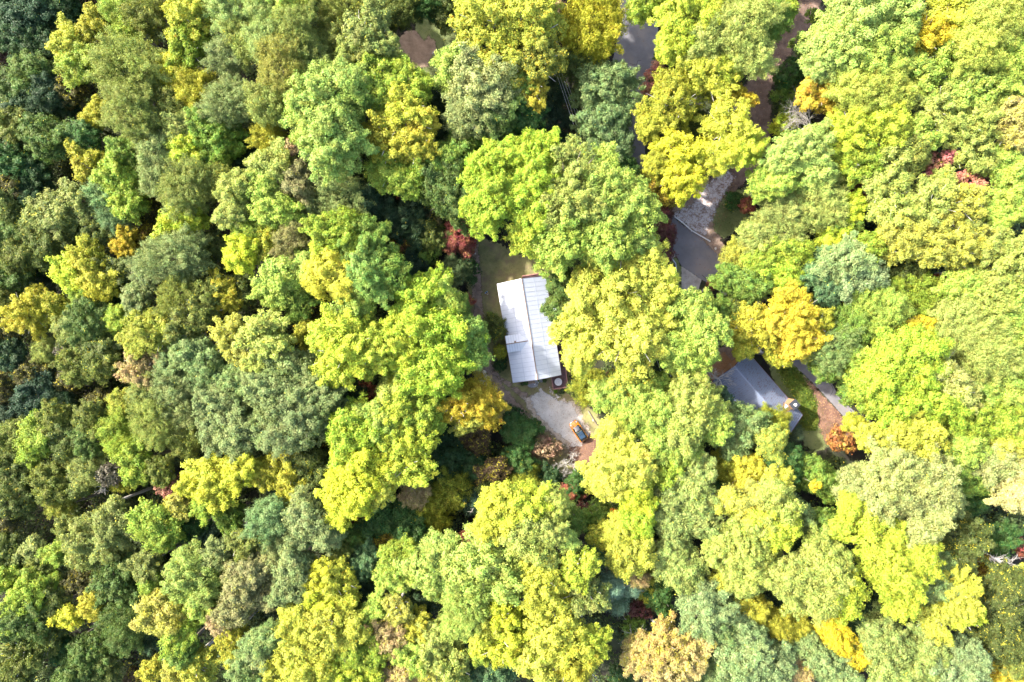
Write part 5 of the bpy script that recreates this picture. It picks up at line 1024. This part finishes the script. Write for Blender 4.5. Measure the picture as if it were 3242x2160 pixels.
# ---------------- the person on the lawn
def person(u, v, face, label):
    p = P(u, v, 1.6); root = empty('person', (p.x, p.y, .01), face); tag(root, label, 'person')
    J = {'pel': (0, 0, .95), 'chest': (0, -.02, 1.28), 'neck': (0, .0, 1.46), 'head': (0, .05, 1.60), 'top': (0, .055, 1.72),
         'lh': (-.09, 0, .90), 'lk': (-.12, .04, .50), 'la': (-.13, -.02, .09), 'lt': (-.15, .15, .035), 'rh': (.09, 0, .90), 'rk': (.11, .10, .50), 'ra': (.13, .08, .09), 'rt': (.15, .26, .035),
         'ls': (-.19, -.02, 1.40), 'le': (-.25, .05, 1.12), 'lw': (-.12, .30, 1.10), 'rs': (.19, -.02, 1.40), 're': (.25, .05, 1.12), 'rw': (.12, .30, 1.10)}
    Rr = {'pel': .14, 'chest': .155, 'neck': .062, 'head': .098, 'top': .065, 'lh': .095, 'lk': .062, 'la': .042, 'lt': .035, 'rh': .095, 'rk': .062, 'ra': .042, 'rt': .035, 'ls': .062, 'le': .045, 'lw': .03, 'rs': .062, 're': .045, 'rw': .03}
    ED = [('pel', 'chest'), ('chest', 'neck'), ('neck', 'head'), ('head', 'top'), ('pel', 'lh'), ('lh', 'lk'), ('lk', 'la'), ('la', 'lt'), ('pel', 'rh'), ('rh', 'rk'), ('rk', 'ra'), ('ra', 'rt'), ('chest', 'ls'), ('ls', 'le'), ('le', 'lw'), ('chest', 'rs'), ('rs', 're'), ('re', 'rw')]
    for s, w0 in ((-1, 'lw'), (1, 'rw')):
        w_ = Vector(J[w0]); palm = w_ + Vector((-s * .02, .07, .0)); J[w0 + 'p'] = palm; Rr[w0 + 'p'] = .028; ED.append((w0, w0 + 'p'))
        for k in range(4):
            a = palm + Vector((-s * (.0 + .0) + (k - 1.5) * .018, .035, .005)); b = a + Vector((-s * .012, .035 + .006 * (1.5 - abs(k - 1.5)), -.012)); J[f'{w0}f{k}a'] = a; J[f'{w0}f{k}b'] = b; Rr[f'{w0}f{k}a'] = .009; Rr[f'{w0}f{k}b'] = .008
            ED += [(w0 + 'p', f'{w0}f{k}a'), (f'{w0}f{k}a', f'{w0}f{k}b')]
        J[w0 + 't'] = palm + Vector((-s * .045, .01, .02)); Rr[w0 + 't'] = .010; ED.append((w0 + 'p', w0 + 't'))
    keys = list(J); me = bpy.data.meshes.new('body'); me.from_pydata([tuple(J[k]) for k in keys], [(keys.index(a), keys.index(b)) for a, b in ED], [])
    o = bpy.data.objects.new('body', me); COL.objects.link(o); o.parent = root
    sk = o.modifiers.new('skin', 'SKIN'); me.skin_vertices.new() if not me.skin_vertices else None
    for i, k in enumerate(keys):
        me.skin_vertices[0].data[i].radius = (Rr[k], Rr[k]); me.skin_vertices[0].data[i].use_root = (k == 'pel')
    sk.use_smooth_shade = True; s2 = o.modifiers.new('sub', 'SUBSURF'); s2.levels = 2; s2.render_levels = 2
    t = NT('skin_and_clothes'); z = t.n('SeparateXYZ'); t.l(t.obj(), z.inputs[0])
    # trousers below the waist, skin above (the shirt is its own mesh)
    c = t.mix(t.math('GREATER_THAN', z.outputs[2], .96), (.05, .07, .13), (.62, .38, .28)); t.l(c, t.b.inputs['Base Color']); t.b.inputs['Roughness'].default_value = .6
    me.materials.append(t.m)
    M_sh = simple('light_blue_cloth', (.20, .48, .80), .8)
    # shirt: its own skinned surface a little outside the torso and upper arms
    V = [(0, 0, .93), (0, -.02, 1.28), (0, 0, 1.42), (-.19, -.02, 1.41), (-.235, .02, 1.22), (.19, -.02, 1.41), (.235, .02, 1.22)]; rd = [.155, .172, .09, .082, .07, .082, .07]
    ms = bpy.data.meshes.new('shirt'); ms.from_pydata(V, [(0, 1), (1, 2), (1, 3), (3, 4), (1, 5), (5, 6)], []); os_ = bpy.data.objects.new('shirt', ms); COL.objects.link(os_); os_.parent = root
    os_.modifiers.new('skin', 'SKIN').use_smooth_shade = True
    for i in range(len(V)): ms.skin_vertices[0].data[i].radius = (rd[i] * (1.15 if i < 2 else 1), rd[i]); ms.skin_vertices[0].data[i].use_root = (i == 0)
    s3 = os_.modifiers.new('sub', 'SUBSURF'); s3.levels = 2; s3.render_levels = 2; ms.materials.append(M_sh)
    mb = MB(); mb.lathe([(.095, 1.60), (.112, 1.66), (.10, 1.73), (.055, 1.77), (.01, 1.78)], 16, 0, Matrix.Translation((0, .045, 0))); mb.build('hair', simple('dark_hair', (.02, .022, .035), .7), root, smooth=True)
    mb = MB(); mb.box(-.011, .011, .145, .175, 1.56, 1.60); 
    for s in (-1, 1): mb.box(s * .035 - .012, s * .035 + .012, .128, .146, 1.612, 1.626, 1); mb.box(s * .105 - .012, s * .105 + .012, .03, .06, 1.57, 1.63)
    mb.box(-.025, .025, .132, .148, 1.535, 1.543, 2); mb.build('face', [simple('skin', (.62, .38, .28), .6), simple('eye', (.03, .03, .03), .3), simple('lips', (.45, .2, .17), .6)], root, bevel=.003)
    c_ = MB(); c_.box(-.09, .09, .36, .44, 1.09, 1.13); co = c_.build('hand_controller', M_grey, None, bevel=.015)
    co.location = root.location; co.rotation_euler = root.rotation_euler; tag(co, 'small grey controller held in the hands of the person in blue', 'controller')
person(1539.2, 925.6, math.atan2(-(945 - 755), (1045 - 890)) - math.pi / 2, 'person in light blue shirt standing on the lawn, holding a controller')

# ---------------- fallen leaves (too many to count) and leaves on the grey roof
def leaf_scatter(name, label, regions, seed, size=.16, cols=None, z=.034, parentless=True, pts=None):
    rng = np.random.default_rng(seed); Cs = []
    for (x0, x1, y0, y1, n, poly) in regions:
        xs = rng.uniform(x0, x1, n); ys = rng.uniform(y0, y1, n)
        if poly is not None: ok = poly_sd(xs, ys, poly) > 0; xs, ys = xs[ok], ys[ok]
        Cs.append(np.stack([xs, ys, np.full(len(xs), z) + rng.uniform(0, .02, len(xs))], 1))
    C = np.concatenate(Cs) if pts is None else pts
    V = leaves_at(rng, C, np.tile([0, 0, 1.0], (len(C), 1)), size, .18, .7)
    t = NT(name + '_leaf'); r = t.n('NewGeometry').outputs['Random Per Island']; t.l(t.ramp(r, cols), t.b.inputs['Base Color']); t.b.inputs['Roughness'].default_value = .85
    o = bpy.data.objects.new(name, quads_mesh(name, V, t.m)); COL.objects.link(o); tag(o, label, 'leaves', kind='stuff')
BRN = [(0, (.10, .045, .03)), (.4, (.20, .09, .05)), (.8, (.33, .18, .09)), (1, (.48, .33, .14))]
def zone_region(poly, n, z=0):
    q = wpts(poly); xs = [a for a, b in q]; ys = [b for a, b in q]; return (min(xs), max(xs), min(ys), max(ys), n, q)
leaf_scatter('fallen_leaves', 'brown fallen leaves scattered over road edge and white gravel drive', [zone_region([(2100, 640), (2232, 590), (2330, 540), (2330, 620), (2275, 740), (2330, 850), (2290, 830), (2250, 790), (2150, 710)], 3300), zone_region(ROAD, 2600)], 1, .15, BRN)
leaf_scatter('fallen_leaves', 'brown fallen leaves scattered over the gravel lot and lawn', [zone_region(D2([(1000, 100), (800, 300), (900, 480), (1560, 1300), (1800, 1500), (2000, 1000), (1700, 400), (1300, 200)]), 1500), zone_region(D2([(1500, 1050), (2000, 900), (1950, 1300), (1750, 1550), (1550, 1350)]), 1500), zone_region(LAWN, 1500)], 2, .11, BRN)
leaf_scatter('fallen_leaves', 'reddish fallen leaves covering the strip beside the lower right lane', [zone_region([tl(3, 1, *p) for p in [(250, 1040), (450, 1230), (600, 1400), (600, 1460), (400, 1500), (340, 1330), (300, 1180)]], 2600), zone_region([(2290, 560), (2420, 500), (2430, 300), (2520, 80), (2590, 0), (2520, -20), (2440, 120), (2370, 300), (2370, 440)], 2600)], 3, .16, BRN)
rng = np.random.default_rng(9); n = 1100; lx = rng.uniform(-3.8, 3.85, n); ly = rng.uniform(-7.2, 7.25, n); keep = rng.random(n) < np.where(lx > 0, .85, .28) * (.35 + .65 * (ly + 7.3) / 14.6); lx, ly = lx[keep], ly[keep]
lz = E2 + (R2 - E2) * (1 - np.abs(lx) / 3.95) + .05; a_ = math.radians(41.07)
pts = np.stack([42.45 + lx * math.cos(a_) - ly * math.sin(a_), -9.83 + lx * math.sin(a_) + ly * math.cos(a_), lz], 1)
leaf_scatter('roof_leaves', 'dark fallen leaves lying on the grey roof', [], 4, .15, [(0, (.05, .025, .03)), (1, (.14, .08, .07))], pts=pts)
n = 700; rng = np.random.default_rng(12); ly = cy + rng.uniform(-.95, .95, n); lx = cx - hw_ - rng.uniform(.0, 1.25, n); ok = np.abs(np.abs(ly - cy) - .75 + (cx - hw_ - lx) * .55) < .2; lx, ly = lx[ok], ly[ok]; lz = E2 + (R2 - E2) * (1 - np.abs(lx) / 3.95) + .06
pts = np.stack([42.45 + lx * math.cos(a_) - ly * math.sin(a_), -9.83 + lx * math.sin(a_) + ly * math.cos(a_), lz], 1)
leaf_scatter('roof_leaves', 'brown leaf piles caught behind the chimney on the grey roof', [], 5, .14, BRN, pts=pts)
# ivy and low plants on the bank behind the grey-roofed house
rng = np.random.default_rng(21); q = wpts([tl(3, 1, *p) for p in [(60, 960), (180, 980), (250, 1060), (320, 1200), (345, 1330), (330, 1400), (220, 1390), (250, 1280), (200, 1180), (130, 1080)]]); xs = rng.uniform(min(a for a, b in q), max(a for a, b in q), 26000); ys = rng.uniform(min(b for a, b in q), max(b for a, b in q), 26000)
s_ = poly_sd(xs, ys, q) + rng.normal(0, .35, 26000); ok = s_ > 0; xs, ys, s_ = xs[ok], ys[ok], s_[ok]; zz = .1 + .5 * np.clip(s_, 0, 1) * rng.uniform(.3, 1, len(xs)) + .25 * np.sin(xs * 1.7) * np.sin(ys * 1.9)
me = quads_mesh('ground_cover', leaves_at(rng, np.stack([xs, ys, zz.clip(.05)], 1), np.tile([0, 0, 1.], (len(xs), 1)), .22, .5), LEAF); o = bpy.data.objects.new('ground_cover', me); COL.objects.link(o); o.color = (.12, .17, .025, .12)
tag(o, 'yellow-green ivy-like ground cover on the bank behind the grey roof', 'ground cover', kind='stuff')

def grass(label, poly, n, col, seed, rot):
    q = wpts(poly); rng = np.random.default_rng(seed); xs = rng.uniform(min(a for a, b in q), max(a for a, b in q), n); ys = rng.uniform(min(b for a, b in q), max(b for a, b in q), n)
    k = .5 + .5 * np.sin(xs * .9 + np.sin(ys * .7) * 2) * np.sin(ys * 1.1 + np.sin(xs * .5) * 2)
    ok = (poly_sd(xs, ys, q) > .3) & (rng.random(n) < .25 + .75 * k)
    for pts, ws, mg in BARE: ok &= ~((line_sd(xs, ys, pts, ws) if ws else poly_sd(xs, ys, pts)) > mg)
    xs, ys = xs[ok], ys[ok]; C = np.stack([xs, ys, .03 + rng.uniform(0, .05, len(xs))], 1)
    me = quads_mesh('grass', leaves_at(rng, C, np.tile([0, 0, .6], (len(C), 1)), .17, .6, .3), LEAF); o = bpy.data.objects.new('grass', me); COL.objects.link(o); o.color = (*col, .1); tag(o, label, 'grass', kind='stuff')
BARE = [(wpts([(1490, 745), (1500, 803), (1511, 904), (1515, 995), (1528, 1087), (1545, 1160), (1572, 1216), (1612, 1262), (1650, 1300), (1690, 1345)]), [1.3] * 10, 0),
        (wpts(D2([(1020, 110), (1070, 200), (820, 300), (960, 560), (1560, 1130), (1700, 1500), (1950, 1300), (1950, 950), (1740, 560), (1590, 370), (1330, 310)])), None, -.2),
        (wpts([tl(1, 0, *p) for p in [(930, 470), (960, 330), (1000, 240), (1060, 205), (1235, 285), (1248, 335), (1215, 380), (1080, 560), (980, 560)]]), None, 0)]
grass('short patchy grass of the lawn round the white-roofed house', LAWN, 26000, (.13, .135, .04), 61, 0)
grass('green mown grass right of the tan dirt clearing', [tl(1, 0, *p) for p in [(1080, 60), (1500, 60), (1560, 200), (1450, 330), (1300, 520), (1150, 560), (1120, 300)]], 14000, (.10, .15, .035), 62, 0)
grass('rough grass on the bank right of the white gravel drive', [(2305, 600), (2400, 590), (2370, 700), (2290, 760), (2262, 720), (2268, 670)], 9000, (.10, .13, .04), 63, 0)
grass('shaded grass of the yard behind the grey-roofed house', [tl(3, 1, *p) for p in [(0, 900), (180, 930), (330, 1110), (420, 1300), (500, 1330), (560, 1450), (300, 1560), (180, 1400), (60, 1150)]], 9000, (.10, .125, .035), 64, 0)
